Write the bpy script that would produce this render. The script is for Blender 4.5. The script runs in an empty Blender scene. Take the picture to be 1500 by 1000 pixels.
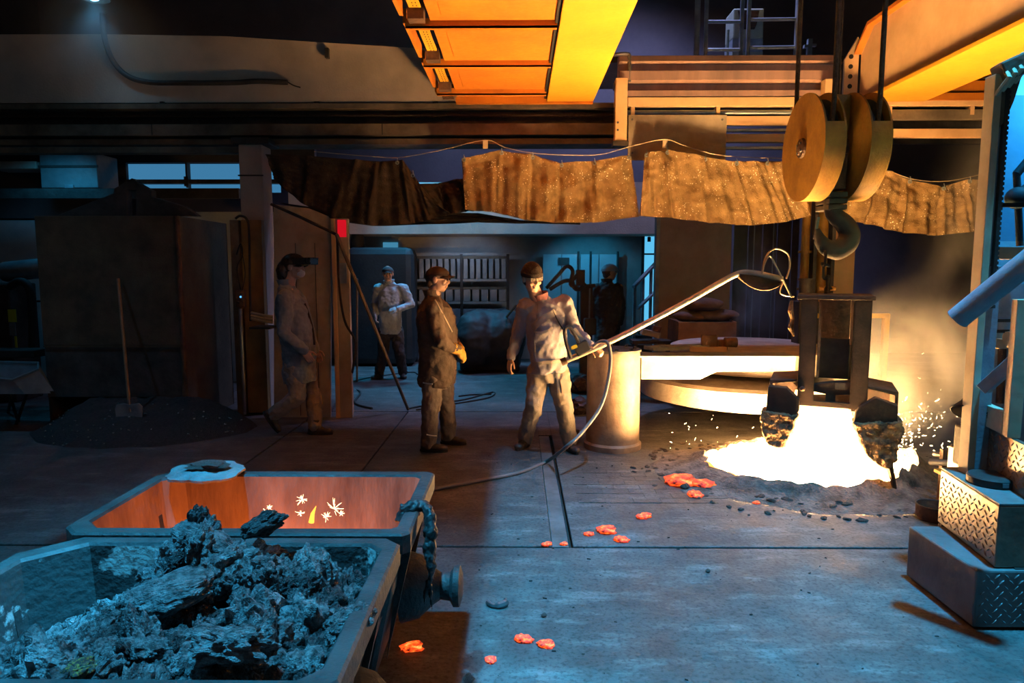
import bpy, math, random
from mathutils import Vector, Matrix, noise, Quaternion
random.seed(7)
SC = bpy.context.scene
COL = SC.collection

# ------------------------------------------------------------------ camera, world, lights, exposure
CAMZ, PITCH, YAW = 1.70, math.radians(6.0), math.radians(0.57)
cam = bpy.data.cameras.new('camera'); cam.sensor_width = 36.0; cam.lens = 24.0
cam.clip_start = 0.05; cam.clip_end = 200
camo = bpy.data.objects.new('camera', cam); COL.objects.link(camo)
camo.location = (0, 0, CAMZ); camo.rotation_euler = (math.radians(90) - PITCH, 0, YAW)
SC.camera = camo

world = bpy.data.worlds.new('hall_dark'); SC.world = world; world.use_nodes = True
world.node_tree.nodes['Background'].inputs['Color'].default_value = (0.22, 0.19, 0.19, 1)
world.node_tree.nodes['Background'].inputs['Strength'].default_value = 0.14

def spot(name, loc, target, watts, col, radius, angle, blend=0.5):
    l = bpy.data.lights.new(name, 'SPOT'); l.energy = watts; l.color = col
    l.shadow_soft_size = radius; l.spot_size = math.radians(angle); l.spot_blend = blend
    o = bpy.data.objects.new(name, l); COL.objects.link(o); o.location = loc
    o.rotation_euler = (Vector(target) - Vector(loc)).to_track_quat('-Z', 'Y').to_euler()
    return o
BLUE = (0.045, 0.53, 1.0)
# cold hall lamps without fixtures, plus unseen fills added to brighten dark spots
spot('bay_and_fill_light', (2.9, 2.7, 10.8), (0.3, 2.4, 0), 15000, BLUE, 0.16, 45, 1.0)
spot('bay_and_fill_light', (-6.2, 8.9, 3.3), (-6.4, 10.1, .8), 26, BLUE, 0.2, 120, 0.6)  # unseen lamp added to light the bay wall behind the hood
spot('bay_and_fill_light', (-6.4, 5.0, 7.5), (-5.0, 5.6, 0), 420, BLUE, 0.2, 50, 1.0)
spot('bay_and_fill_light', (-2.3, 1.9, 9.6), (-1.1, 2.2, 0.7), 7600, BLUE, 0.12, 30, 1.0)
spot('bay_and_fill_light', (-1.6, 11.6, 4.6), (-0.6, 11.6, 0), 800, BLUE, 0.25, 84, 0.5)
spot('bay_and_fill_light', (2.5, 10.6, 8.5), (1.8, 12.0, 3), 1700, (.42, .46, .9), 0.3, 100, 0.6)  # unseen fill added to lift the dark upper gallery
spot('bay_and_fill_light', (5.6, 2.6, 7.0), (4.1, 4.0, 1.6), 420, BLUE, 0.25, 50, 0.6)

spot('bay_and_fill_light', (1.15, 11.85, 2.26), (1.3, 12.9, 1.2), 26, BLUE, 0.05, 110, 0.6)  # unseen fill under the soffit, added to brighten the service board
spot('bay_and_fill_light', (-1.0, 11.85, 2.26), (-1.0, 12.9, 1.3), 16, (.35, .6, 1.0), 0.05, 110, 0.6)  # unseen fill under the soffit, added to brighten the parts rack
SC.view_settings.view_transform = 'Standard'; SC.view_settings.look = 'None'
SC.view_settings.gamma = 1.0; SC.view_settings.use_curve_mapping = False
SC.view_settings.exposure = 0.0
try:
    SC.cycles.use_denoising = True
    SC.cycles.max_bounces = 6; SC.cycles.volume_bounces = 0; SC.cycles.diffuse_bounces = 3
    SC.cycles.sample_clamp_indirect = 6.0
    SC.cycles.volume_step_rate = 2.0
except Exception: pass

# ------------------------------------------------------------------ helpers
_F = Vector((-math.sin(YAW)*math.cos(PITCH), math.cos(YAW)*math.cos(PITCH), -math.sin(PITCH)))
_R = Vector((math.cos(YAW), math.sin(YAW), 0)); _U = _R.cross(_F)
def ray(px, py): return _F + _R*((px-750)/1000) + _U*((500-py)/1000)
def at(px, py, Y):                      # world point at true depth Y
    d = ray(px, py); return Vector((0, 0, CAMZ)) + d*(Y/d.y)
def fl(px, py, z=0.0):                  # world point on a horizontal plane
    d = ray(px, py); return Vector((0, 0, CAMZ)) + d*((z-CAMZ)/d.z)
def V(*a): return Vector(a)
def cat_rom(pts, n=6):
    pts = [Vector(p) for p in pts]; out = []
    for i in range(len(pts)-1):
        p0 = pts[max(i-1, 0)]; p1 = pts[i]; p2 = pts[i+1]; p3 = pts[min(i+2, len(pts)-1)]
        for k in range(n):
            t = k/n
            out.append(0.5*((2*p1)+(p2-p0)*t+(2*p0-5*p1+4*p2-p3)*t*t+(3*p1-p0-3*p2+p3)*t**3))
    out.append(pts[-1]); return out

def tag(o, label=None, cat=None, group=None, kind=None):
    if label: o['label'] = label
    if cat: o['category'] = cat
    if group: o['group'] = group
    if kind: o['kind'] = kind
    return o
def thing(name, label, cat, loc=(0, 0, 0), group=None, kind=None):
    o = bpy.data.objects.new(name, None); COL.objects.link(o); o.location = loc
    o.empty_display_size = 0.1
    return tag(o, label, cat, group, kind)
def base_of(o):
    b = Vector((0, 0, 0))
    while o is not None: b += Vector(o.location); o = o.parent
    return b

class MB:
    def __init__(s): s.v = []; s.f = []
    def add(s, vs, fs):
        n = len(s.v); s.v += [Vector(a) for a in vs]; s.f += [tuple(i+n for i in f) for f in fs]; return s
    def box(s, x0, x1, y0, y1, z0, z1):
        vs = [(x, y, z) for z in (z0, z1) for y in (y0, y1) for x in (x0, x1)]
        return s.add(vs, [(0,2,3,1), (4,5,7,6), (0,1,5,4), (2,6,7,3), (0,4,6,2), (1,3,7,5)])
    def obox(s, c, ax, ay, az):
        c, ax, ay, az = Vector(c), Vector(ax), Vector(ay), Vector(az)
        vs = [c+ax*i+ay*j+az*k for k in (-1, 1) for j in (-1, 1) for i in (-1, 1)]
        return s.add(vs, [(0,2,3,1), (4,5,7,6), (0,1,5,4), (2,6,7,3), (0,4,6,2), (1,3,7,5)])
    def bar(s, p, q, w, h, up=(0, 0, 1)):
        p, q = Vector(p), Vector(q); d = (q-p); L = d.length; d.normalize(); up = Vector(up)
        if abs(d.dot(up)) > .98: up = Vector((0, 1, 0)) if abs(d.y) < .9 else Vector((1, 0, 0))
        sd = d.cross(up).normalized(); u = sd.cross(d).normalized()
        return s.obox((p+q)/2, d*(L/2), sd*(w/2), u*(h/2))
    def tube(s, path, r, n=10, caps=True):
        path = [Vector(p) for p in path]; m = len(path)
        rs = [r]*m if not isinstance(r, (list, tuple)) else list(r)
        t0 = (path[1]-path[0]).normalized()
        ref = Vector((0, 0, 1)) if abs(t0.z) < .9 else Vector((0, 1, 0))
        a = t0.cross(ref).normalized(); vs = []; fs = []
        for i, p in enumerate(path):
            t = (path[min(i+1, m-1)]-path[max(i-1, 0)]).normalized()
            a = (a-t*a.dot(t)).normalized(); b = t.cross(a)
            for k in range(n):
                g = 2*math.pi*k/n; vs.append(p+(a*math.cos(g)+b*math.sin(g))*rs[i])
        for i in range(m-1):
            for k in range(n):
                k2 = (k+1) % n; fs.append((i*n+k, i*n+k2, (i+1)*n+k2, (i+1)*n+k))
        if caps: fs.append(tuple(range(n-1, -1, -1))); fs.append(tuple((m-1)*n+k for k in range(n)))
        return s.add(vs, fs)
    def cyl(s, p, q, r, n=20): return s.tube([p, q], r, n)
    def rings(s, rings, cap0=True, cap1=True):
        n = len(rings[0]); vs = [p for r in rings for p in r]; fs = []
        for i in range(len(rings)-1):
            for k in range(n):
                k2 = (k+1) % n; fs.append((i*n+k, i*n+k2, (i+1)*n+k2, (i+1)*n+k))
        if cap0: fs.append(tuple(range(n-1, -1, -1)))
        if cap1: fs.append(tuple((len(rings)-1)*n+k for k in range(n)))
        return s.add(vs, fs)
    def lathe(s, prof, c=(0, 0, 0), axis=(0, 0, 1), n=32, a0=0.0, a1=None):
        c = Vector(c); ax = Vector(axis).normalized()
        e = ax.orthogonal().normalized() if abs(ax.z) < .9 else Vector((1, 0, 0)); g = ax.cross(e)
        full = a1 is None
        ang = [a0+(2*math.pi if full else (a1-a0))*k/(n if full else n-1) for k in range(n)]
        vs = [c+ax*z+(e*math.cos(t)+g*math.sin(t))*r for (r, z) in prof for t in ang]; fs = []
        for i in range(len(prof)-1):
            for k in range(n if full else n-1):
                k2 = (k+1) % n; fs.append((i*n+k, i*n+k2, (i+1)*n+k2, (i+1)*n+k))
        return s.add(vs, fs)
    def prism(s, poly, y0, y1, plane='XZ'):      # polygon of (a, b) extruded between y0 and y1
        mk = {'XZ': lambda a, b, c: (a, c, b), 'XY': lambda a, b, c: (a, b, c), 'YZ': lambda a, b, c: (c, a, b)}[plane]
        n = len(poly); vs = [mk(a, b, y0) for a, b in poly]+[mk(a, b, y1) for a, b in poly]
        fs = [tuple(range(n)), tuple(range(2*n-1, n-1, -1))]+[(k, n+k, n+(k+1) % n, (k+1) % n) for k in range(n)]
        return s.add(vs, fs)
    def ball(s, c, r, fr=None, nu=14, nv=9):
        c = Vector(c); fr = fr or (V(1,0,0), V(0,1,0), V(0,0,1))
        if not isinstance(r, (list, tuple)): r = (r, r, r)
        vs = []; fs = []
        for j in range(1, nv):
            th = math.pi*j/nv
            for k in range(nu):
                ph = 2*math.pi*k/nu
                vs.append(c+fr[0]*r[0]*math.sin(th)*math.cos(ph)+fr[1]*r[1]*math.sin(th)*math.sin(ph)+fr[2]*r[2]*math.cos(th))
        vs += [c+fr[2]*r[2], c-fr[2]*r[2]]; T = len(vs)-2
        for j in range(nv-2):
            for k in range(nu):
                k2 = (k+1) % nu; fs.append((j*nu+k, (j+1)*nu+k, (j+1)*nu+k2, j*nu+k2))
        for k in range(nu):
            fs.append((T, k, (k+1) % nu)); fs.append((T+1, (nv-2)*nu+(k+1) % nu, (nv-2)*nu+k))
        return s.add(vs, fs)
    def sheet(s, fn, nu, nv, th=0.0, tdir=(0, 1, 0)):   # closed cloth sheet fn(u, v)
        T = Vector(tdir)*th; a = [Vector(fn(i/nu, j/nv)) for j in range(nv+1) for i in range(nu+1)]
        N = len(a); W = nu+1; vs = a+[p+T for p in a]; fs = []
        for j in range(nv):
            for i in range(nu):
                q = (j*W+i, j*W+i+1, (j+1)*W+i+1, (j+1)*W+i); fs.append(q); fs.append(tuple(N+k for k in reversed(q)))
        edge = [i for i in range(W)]+[j*W+nu for j in range(1, nv+1)]+[nv*W+i for i in range(nu-1, -1, -1)]+[j*W for j in range(nv-1, 0, -1)]
        for k in range(len(edge)):
            p, q = edge[k], edge[(k+1) % len(edge)]; fs.append((q, p, N+p, N+q))
        return s.add(vs, fs)
    def mesh(s, name, off=V(0, 0, 0)):
        m = bpy.data.meshes.new(name); m.from_pydata([tuple(p-off) for p in s.v], [], s.f); m.validate(); m.update(); return m
    def fix(s, m, smooth, ang=40):
        import bmesh
        b = bmesh.new(); b.from_mesh(m); bmesh.ops.recalc_face_normals(b, faces=b.faces); b.to_mesh(m); b.free()
        if smooth:
            m.polygons.foreach_set('use_smooth', [True]*len(m.polygons))
            try: m.set_sharp_from_angle(angle=math.radians(ang))
            except Exception: pass
    def _mods(s, o, bevel):
        if bevel:
            md = o.modifiers.new('bevel', 'BEVEL'); md.width = bevel; md.segments = 2; md.limit_method = 'ANGLE'; md.angle_limit = math.radians(50)
    def part(s, name, mat, parent, smooth=False, bevel=0, label=None, kind=None, ang=40):
        m = s.mesh(name, base_of(parent)); s.fix(m, smooth, ang); o = bpy.data.objects.new(name, m); COL.objects.link(o)
        m.materials.append(mat); o.parent = parent; s._mods(o, bevel); tag(o, label, None, None, kind); return o
    def thing(s, name, mat, label=None, cat=None, group=None, kind=None, smooth=False, bevel=0, ang=40):
        lo = [min(p[i] for p in s.v) for i in range(3)]; hi = [max(p[i] for p in s.v) for i in range(3)]
        off = V((lo[0]+hi[0])/2, (lo[1]+hi[1])/2, lo[2])
        m = s.mesh(name, off); s.fix(m, smooth, ang); o = bpy.data.objects.new(name, m); COL.objects.link(o); o.location = off
        m.materials.append(mat); s._mods(o, bevel); return tag(o, label, cat, group, kind)

def fuse(mb, voxel, smooth_it=3, folds=None, seed=0):
    """voxel-union of overlapping closed shapes, softened, with optional cloth folds; returns a mesh"""
    m = mb.mesh('tmp'); o = bpy.data.objects.new('tmp', m); COL.objects.link(o)
    r = o.modifiers.new('r', 'REMESH'); r.mode = 'VOXEL'; r.voxel_size = voxel; r.use_smooth_shade = True
    if smooth_it:
        k = o.modifiers.new('s', 'SMOOTH'); k.factor = 0.5; k.iterations = smooth_it
    for (size, strength, typ) in (folds or []):
        tx = bpy.data.textures.new('folds', typ); tx.noise_scale = size
        if typ == 'MUSGRAVE': tx.musgrave_type = 'RIDGED_MULTIFRACTAL'
        d = o.modifiers.new('d', 'DISPLACE'); d.texture = tx; d.strength = strength; d.mid_level = 0.5; d.texture_coords = 'LOCAL'
    dg = bpy.context.evaluated_depsgraph_get(); dg.update()
    out = bpy.data.meshes.new_from_object(o.evaluated_get(dg))
    bpy.data.objects.remove(o); bpy.data.meshes.remove(m)
    out.polygons.foreach_set('use_smooth', [True]*len(out.polygons)); return out
def mesh_part(m, name, mat, parent, label=None):
    b = base_of(parent); m.transform(Matrix.Translation(-b)); m.materials.clear(); m.materials.append(mat); m.name = name
    o = bpy.data.objects.new(name, m); COL.objects.link(o); o.parent = parent; return tag(o, label)

# ------------------------------------------------------------------ materials
MATS = {}
def mat(name, c1, c2=None, rough=0.6, metal=0.0, scale=3.0, bump=0.15, bscale=25.0, spec=0.5, stretch=(1, 1, 1), detail=6.0, lo=.35, hi=.65, rvar=.12):
    m = bpy.data.materials.new(name); m.use_nodes = True; nt = m.node_tree; N = nt.nodes; L = nt.links
    b = N['Principled BSDF']; c2 = c2 or tuple(x*.6 for x in c1)
    tc = N.new('ShaderNodeTexCoord'); mp = N.new('ShaderNodeMapping'); mp.inputs['Scale'].default_value = stretch
    L.new(tc.outputs['Object'], mp.inputs['Vector'])
    n1 = N.new('ShaderNodeTexNoise'); n1.inputs['Scale'].default_value = scale; n1.inputs['Detail'].default_value = detail; n1.inputs['Roughness'].default_value = .62
    L.new(mp.outputs[0], n1.inputs['Vector'])
    cr = N.new('ShaderNodeValToRGB'); cr.color_ramp.elements[0].position = lo; cr.color_ramp.elements[1].position = hi
    cr.color_ramp.elements[0].color = (*c2, 1); cr.color_ramp.elements[1].color = (*c1, 1)
    L.new(n1.outputs['Fac'], cr.inputs['Fac']); L.new(cr.outputs['Color'], b.inputs['Base Color'])
    b.inputs['Metallic'].default_value = metal
    n2 = N.new('ShaderNodeTexNoise'); n2.inputs['Scale'].default_value = bscale; n2.inputs['Detail'].default_value = 5
    L.new(mp.outputs[0], n2.inputs['Vector'])
    mr = N.new('ShaderNodeMapRange'); mr.inputs['To Min'].default_value = max(rough-rvar, .05); mr.inputs['To Max'].default_value = min(rough+rvar, 1)
    L.new(n2.outputs['Fac'], mr.inputs['Value']); L.new(mr.outputs[0], b.inputs['Roughness'])
    if 'Specular IOR Level' in b.inputs: b.inputs['Specular IOR Level'].default_value = spec
    if bump:
        bp = N.new('ShaderNodeBump'); bp.inputs['Strength'].default_value = bump; bp.inputs['Distance'].default_value = .02
        L.new(n2.outputs['Fac'], bp.inputs['Height']); L.new(bp.outputs[0], b.inputs['Normal'])
    MATS[name] = m; return m
def glow(name, col, strength):
    m = bpy.data.materials.new(name); m.use_nodes = True; nt = m.node_tree; nt.nodes.clear()
    e = nt.nodes.new('ShaderNodeEmission'); e.inputs['Color'].default_value = (*col, 1); e.inputs['Strength'].default_value = strength
    o = nt.nodes.new('ShaderNodeOutputMaterial'); nt.links.new(e.outputs[0], o.inputs['Surface']); MATS[name] = m; return m

concrete = mat('concrete_wall', (.56, .45, .37), (.38, .31, .26), .9, scale=1.2, bump=.25, bscale=40)
plaster = mat('pale_plaster', (.42, .40, .38), (.28, .27, .26), .85, scale=2, bump=.1)
dark_wall = mat('dark_cladding', (.045, .05, .06), (.02, .022, .028), .8, scale=.6)
soot = mat('sooty_steel', (.07, .062, .058), (.03, .026, .024), .62, .3, scale=4, bump=.25)
steel = mat('worn_steel', (.24, .24, .25), (.10, .10, .105), .42, .75, scale=5, bump=.12)
rust = mat('rusty_steel', (.16, .085, .05), (.06, .035, .025), .72, .25, scale=6, bump=.35, bscale=35)
rustdark = mat('burnt_steel', (.055, .03, .02), (.02, .012, .009), .6, .3, scale=8, bump=.14, bscale=60)
grime = mat('grimy_beam', (.22, .17, .12), (.09, .07, .05), .75, .1, scale=2.5, bump=.2)
yellow = mat('crane_yellow', (.70, .36, .022), (.58, .28, .018), .5, scale=1.6, bump=.06, lo=.3, hi=.7)
orange = mat('crane_orange', (.62, .19, .008), (.45, .13, .008), .6, scale=2.2, bump=.1)
blockyel = mat('hook_block_yellow', (.34, .175, .022), (.22, .105, .016), .55, scale=7, bump=.2, bscale=60)
black = mat('black_rubber', (.02, .02, .021), (.012, .012, .012), .7, scale=8, bump=.1)
rope_m = mat('greasy_rope', (.07, .045, .03), (.03, .02, .015), .6, .5, scale=40, bump=.6, bscale=160)
cream = mat('cream_paint', (.62, .52, .36), (.45, .36, .24), .6, scale=4, bump=.08)
bluepaint = mat('blue_grey_paint', (.30, .36, .42), (.18, .22, .27), .5, .1, scale=6, bump=.12, bscale=60)
tan = mat('tan_board', (.48, .40, .30), (.30, .24, .17), .8, scale=2.5, bump=.15)
pale = mat('pale_beam', (.80, .52, .27), (.64, .39, .19), .7, scale=2, bump=.08)
gold = mat('galvanised_blue', (.36, .42, .46), (.22, .27, .31), .4, .6, scale=5)
red = mat('red_paint', (.7, .02, .02), (.5, .015, .02), .5)
wood = mat('ash_wood', (.30, .17, .09), (.19, .10, .05), .6, scale=4, stretch=(8, 8, .6))
fresh = mat('bare_cast', (.62, .55, .47), (.40, .32, .25), .5, .25, scale=5, bump=.25, bscale=30)
skin = mat('skin', (.62, .36, .25), (.52, .28, .19), .5, scale=12, bump=.05)
# ------------------------------------------------------------------ floor and hall shell
def floor_mat():
    m = bpy.data.materials.new('foundry_floor'); m.use_nodes = True; nt = m.node_tree; N = nt.nodes; L = nt.links; b = N['Principled BSDF']
    tc = N.new('ShaderNodeTexCoord'); g = N.new('ShaderNodeNewGeometry')
    def noise_(sc, det=6, src=None, ro=.6):
        n = N.new('ShaderNodeTexNoise'); n.inputs['Scale'].default_value = sc; n.inputs['Detail'].default_value = det; n.inputs['Roughness'].default_value = ro
        L.new(src or g.outputs['Position'], n.inputs['Vector']); return n
    def ramp(n, a, b_, ca, cb):
        r = N.new('ShaderNodeValToRGB'); r.color_ramp.elements[0].position = a; r.color_ramp.elements[1].position = b_
        r.color_ramp.elements[0].color = (*ca, 1); r.color_ramp.elements[1].color = (*cb, 1); L.new(n.outputs['Fac'], r.inputs['Fac']); return r
    def mix(f, a, b_, typ='MIX'):
        x = N.new('ShaderNodeMixRGB'); x.blend_type = typ
        if isinstance(f, float): x.inputs[0].default_value = f
        else: L.new(f, x.inputs[0])
        L.new(a, x.inputs[1]); L.new(b_, x.inputs[2]); return x
    big = ramp(noise_(.7), .3, .7, (.048, .047, .046), (.14, .138, .136))
    mp = N.new('ShaderNodeMapping'); mp.inputs['Scale'].default_value = (1.2, 4.5, 1); mp.inputs['Rotation'].default_value = (0, 0, .12); L.new(g.outputs['Position'], mp.inputs['Vector'])
    scuff = ramp(noise_(1.6, 9, mp.outputs[0], .72), .52, .74, (0, 0, 0), (1, 1, 1))
    white = N.new('ShaderNodeRGB'); white.outputs[0].default_value = (.25, .246, .243, 1)
    x = mix(scuff.outputs[0], big.outputs[0], white.outputs[0])
    mid = ramp(noise_(5, 9, None, .7), .30, .72, (.45, .45, .45), (1.25, 1.25, 1.25))
    x = mix(.9, x.outputs[0], mid.outputs[0], 'MULTIPLY')
    fine = ramp(noise_(48, 5), .38, .50, (.22, .22, .22), (1, 1, 1)); x = mix(.62, x.outputs[0], fine.outputs[0], 'MULTIPLY')
    L.new(x.outputs[0], b.inputs['Base Color'])
    rr = ramp(noise_(2.2, 7), .3, .7, (.42, .42, .42), (.75, .75, .75)); L.new(rr.outputs[0], b.inputs['Roughness'])
    bp = N.new('ShaderNodeBump'); bp.inputs['Strength'].default_value = .35; bp.inputs['Distance'].default_value = .02
    bn = noise_(22, 8); L.new(bn.outputs['Fac'], bp.inputs['Height']); L.new(bp.outputs[0], b.inputs['Normal'])
    MATS['floor'] = m; return m
floor_m = floor_mat()
joint_m = mat('joint_dirt', (.03, .028, .026), (.015, .014, .013), .9)
fo = MB().box(-9.5, 9.5, -1.5, 16, -.25, -.035).thing('floor', joint_m, 'mottled grey foundry floor of cast slabs and steel joints', 'floor', kind='structure')
def slab(x0, x1, y0, y1, z=0.0, nm='slab', m=None):
    return MB().box(x0, x1, y0, y1, -.034, z).part(nm, m or floor_m, fo, bevel=.006)
J0 = 4.06
slab(-9.4, 9.4, -1.4, J0-.012)
slab(-9.4, -2.42, J0+.012, 8.08); slab(-2.40, -1.34, J0+.012, 8.08); slab(-1.328, .205, J0+.012, 8.08)
slab(.338, 9.4, J0+.012, 8.08)
slab(.205, .338, 6.92, 8.08)
strip_st = mat('strip_steel', (.20, .19, .19), (.11, .105, .10), .5, .3, scale=5)
slab(.207, .312, J0+.012, 6.9, -.003, 'steel_strip', strip_st)
slab(-9.4, -4.0, 8.11, 15.9); slab(-3.985, .6, 8.11, 15.9); slab(.615, 9.4, 8.11, 15.9)
# worn brick paving beside the furnace mouth
k = 0
for r in range(8):
    for c in range(5):
        x = .44+c*.205+(r % 2)*.10; y = 4.86+r*.105
        if (x-2.43)**2+(y-5.67)**2 < 1.1: continue
        random.seed(r*31+c); MB().box(x, x+.2025, y, y+.1025, .0005, .0022+random.random()*.002).part('paving_brick', floor_m, fo)

random.seed(77); mb = MB()
for i in range(230):
    x, y = random.uniform(-.3, 4.5), random.uniform(2.3, 6.2)
    if x > 2.0 and y < 3.8: continue
    r = random.uniform(.0015, .005); mb.obox((x, y, r*.5), (r*random.uniform(.8, 2.4), r*random.uniform(-.8, .8), 0), (0, r*.7, 0), (0, 0, r*.6))
mb.thing('grit_specks', joint_m, 'fine black grit sprinkled over the open floor', 'grit', kind='stuff')
def struct(mb, name, m, label, cat, **kw): return mb.thing(name, m, label, cat, kind='structure', **kw)
# far back hall
struct(MB().box(-9.5, 9.5, 14.0, 14.2, -.03, 12), 'wall_back', mat('far_cladding', (.12, .11, .13), (.07, .065, .08), .85, scale=.5), 'dark far wall of the hall behind the crane runway', 'wall')
struct(MB().box(-9.6, -9.5, -1.5, 14.0, -.03, 12), 'wall_left', dark_wall, 'dark side wall of the hall left of the steel hood', 'wall')
struct(MB().box(9.5, 9.6, -1.5, 14.0, -.03, 12), 'wall_right', dark_wall, 'dark side wall of the hall right of the control booth', 'wall')
struct(MB().box(-9.6, 9.6, -1.5, 14.2, 12.0, 12.2), 'ceiling', dark_wall, 'black roof high above the crane', 'ceiling')
# upper concrete wall over the runway, its top edge shaped as the crane's shadow
pts = [at(x, y, 8.14) for x, y in ((-700, 52), (150, 50), (330, 53), (470, 62), (600, 70), (760, 76))]
poly = [(p.x, p.z) for p in pts]; poly = [(poly[0][0], 3.63)]+poly+[(poly[-1][0], 3.63)]
struct(MB().prism(poly, 8.14, 8.3), 'wall_upper', concrete, 'brown-grey concrete wall above the crane runway', 'wall')
# far hall inner wall with pale plaster and soffit
struct(MB().box(-4.2, 3.1, 13.0, 13.15, 0, 3.05), 'wall_inner', plaster, 'grey plaster wall at the back of the inner bay', 'wall')
a = at(500, 349, 12.0); b = at(945, 322, 12.0)
struct(MB().box(-4.0, 3.0, 12.0, 13.0, 2.32, 3.2), 'trim_1', concrete, 'grey concrete soffit beam over the inner bay', 'beam')
# left bay wall behind the hood with a strip window
p0, p1 = at(183, 239, 10.2), at(349, 276, 10.2)
wl = thing('wall_bay', 'blue-lit panelled wall behind the steel hood', 'wall', (-6, 10.2, 0), kind='structure')
blueplaster = mat('cold_plaster', (.34, .38, .40), (.22, .25, .27), .85, scale=1.5)
for i in range(5):
    for j in range(2):
        x0 = -9.4+i*.82; MB().box(x0, x0+.80, 10.2, 10.3, .02+j*1.22, 1.21+j*1.22).part('wall_panel', blueplaster, wl, bevel=.006)
MB().box(-5.28, -3.0, 10.2, 10.3, .02, 2.55).part('wall_panel', blueplaster, wl)
MB().box(-9.4, p0.x, 10.22, 10.32, 2.46, 3.6).part('lintel', dark_wall, wl)
MB().box(p0.x, -3.0, 10.22, 10.32, p0.z+.01, 3.6).part('lintel', dark_wall, wl)
sky_glass = glow('cold_daylight_pane', (.045, .19, .36), 1.0)
w1 = thing('window_1', 'long strip window glowing pale blue behind the hood', 'window', (p0.x, 10.26, p1.z), kind='structure')
MB().box(p0.x, p1.x+.6, 10.28, 10.29, p1.z-.05, p0.z).part('pane', sky_glass, w1)
m0 = at(273, 238, 10.18); MB().box(m0.x-.012, m0.x+.012, 10.16, 10.27, p1.z+.01, p0.z).part('mullion', soot, w1)
h0 = at(200, 266, 10.18); MB().box(p0.x, p1.x+.6, 10.16, 10.27, h0.z-.03, h0.z+.03).part('transom', soot, w1)
MB().box(m0.x-.03, m0.x+.03, 10.14, 10.17, h0.z-.07, h0.z+.07).part('handle', soot, w1)
# ------------------------------------------------------------------ crane runway
RW = 8.3
def zr(py, Y=RW): return at(760, py, Y).z
def xr(px, Y=RW, py=200): return at(px, py, Y).x
rw = thing('crane_runway', 'long dark steel crane runway beam carrying pipes across the hall', 'runway beam', (0, RW, 0))
MB().box(-9.4, 9.4, 8.12, 8.5, zr(163), zr(156)).part('top_flange', grime, rw)
MB().box(-9.4, xr(925), 8.28, 8.34, zr(212), zr(163)).part('web', soot, rw)
MB().box(xr(1240), 9.4, 8.28, 8.34, zr(212), zr(163)).part('web', soot, rw)
MB().box(-9.4, xr(925), 8.10, 8.30, zr(202), zr(186)).part('ledge', grime, rw)
MB().box(-9.4, xr(925), 8.16, 8.50, zr(214), zr(206)).part('bottom_flange', grime, rw)
MB().box(-9.4, -3.2, 8.14, 8.30, zr(226), zr(218)).part('lower_strip', grime, rw)
MB().box(-9.4, 9.4, 8.24, 8.28, zr(157), zr(153)).part('crane_rail', steel, rw)
MB().cyl((-9.4, 8.2, zr(172)), (9.4, 8.2, zr(172)), .022, 10).part('pipe', rope_m, rw, smooth=True)
for px in (236, 565, 1010):
    x = xr(px); MB().box(x-.006, x+.006, 8.095, 8.1, zr(202), zr(186)).part('splice_plate', soot, rw)
for px in (248, 470, 640, 700, 775):
    x = xr(px, RW, 160); MB().box(x-.03, x+.03, 8.14, 8.22, zr(156), zr(152)).part('rail_clip', soot, rw)
# right-hand front rails
lr = thing('conductor_rails', 'stacked orange-lit steel rails right of the crane girder', 'rails', (2.6, 8.05, 3))
xa, xb = xr(918, 8.0), xr(1450, 8.0)
def rz(py): return at(760, py, 8.0).z
MB().box(xa, xb, 7.96, 8.06, rz(157), rz(144)).part('rail', pale, lr, bevel=.006)
MB().cyl((xa, 8.02, rz(165)), (xb, 8.02, rz(165)), .03, 12).part('pipe', gold, lr, smooth=True)
for px in (926, 1050, 1162, 1300, 1420):
    x = xr(px, 8.0); MB().box(x-.022, x+.022, 7.975, 8.07, rz(170), rz(157)).part('bracket', pale, lr)
xc = xr(1063, 8.0)
for a, b, m in ((171, 184, pale), (197, 209, pale), (190, 202.5, pale)):
    l, r_ = (xc, xr(1235, 8.0)) if a != 190 else (xr(1278, 8.0), xb)
    MB().box(l, r_, 7.98, 8.06, rz(b), rz(a)).part('rail', m, lr, bevel=.005)
MB().box(xc, xr(1235, 8.0), 8.0, 8.06, rz(193), rz(189)).part('rail', gold, lr)
MB().box(xc, xr(1235, 8.0), 8.0, 8.06, rz(219), rz(215)).part('rail', gold, lr)
MB().box(xr(1278, 8.0), xb, 7.98, 8.08, rz(176), rz(162)).part('rail', grime, lr, bevel=.005)
MB().box(xr(1278, 8.0), xb, 7.94, 8.08, rz(150), rz(139)).part('rail', orange, lr, bevel=.005)
MB().box(xr(1278, 8.0), xb, 7.96, 8.08, rz(137), rz(121)).part('rail', orange, lr, bevel=.005)
MB().box(xr(1278, 8.0), xb, 8.0, 8.08, rz(117), rz(92)).part('rail', orange, lr, bevel=.005)
x0, x1 = xr(920, 7.95), xr(1064, 7.95)
MB().box(x0, x1, 7.95, 7.975, rz(236), rz(170)).part('gusset_plate', tan, lr, bevel=.004)
for px, py in ((926, 175), (1058, 175), (926, 224)):
    c = at(px, py, 7.95); MB().cyl((c.x, 7.94, c.z), (c.x, 7.95, c.z), .012, 8).part('bolt', steel, lr)
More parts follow.
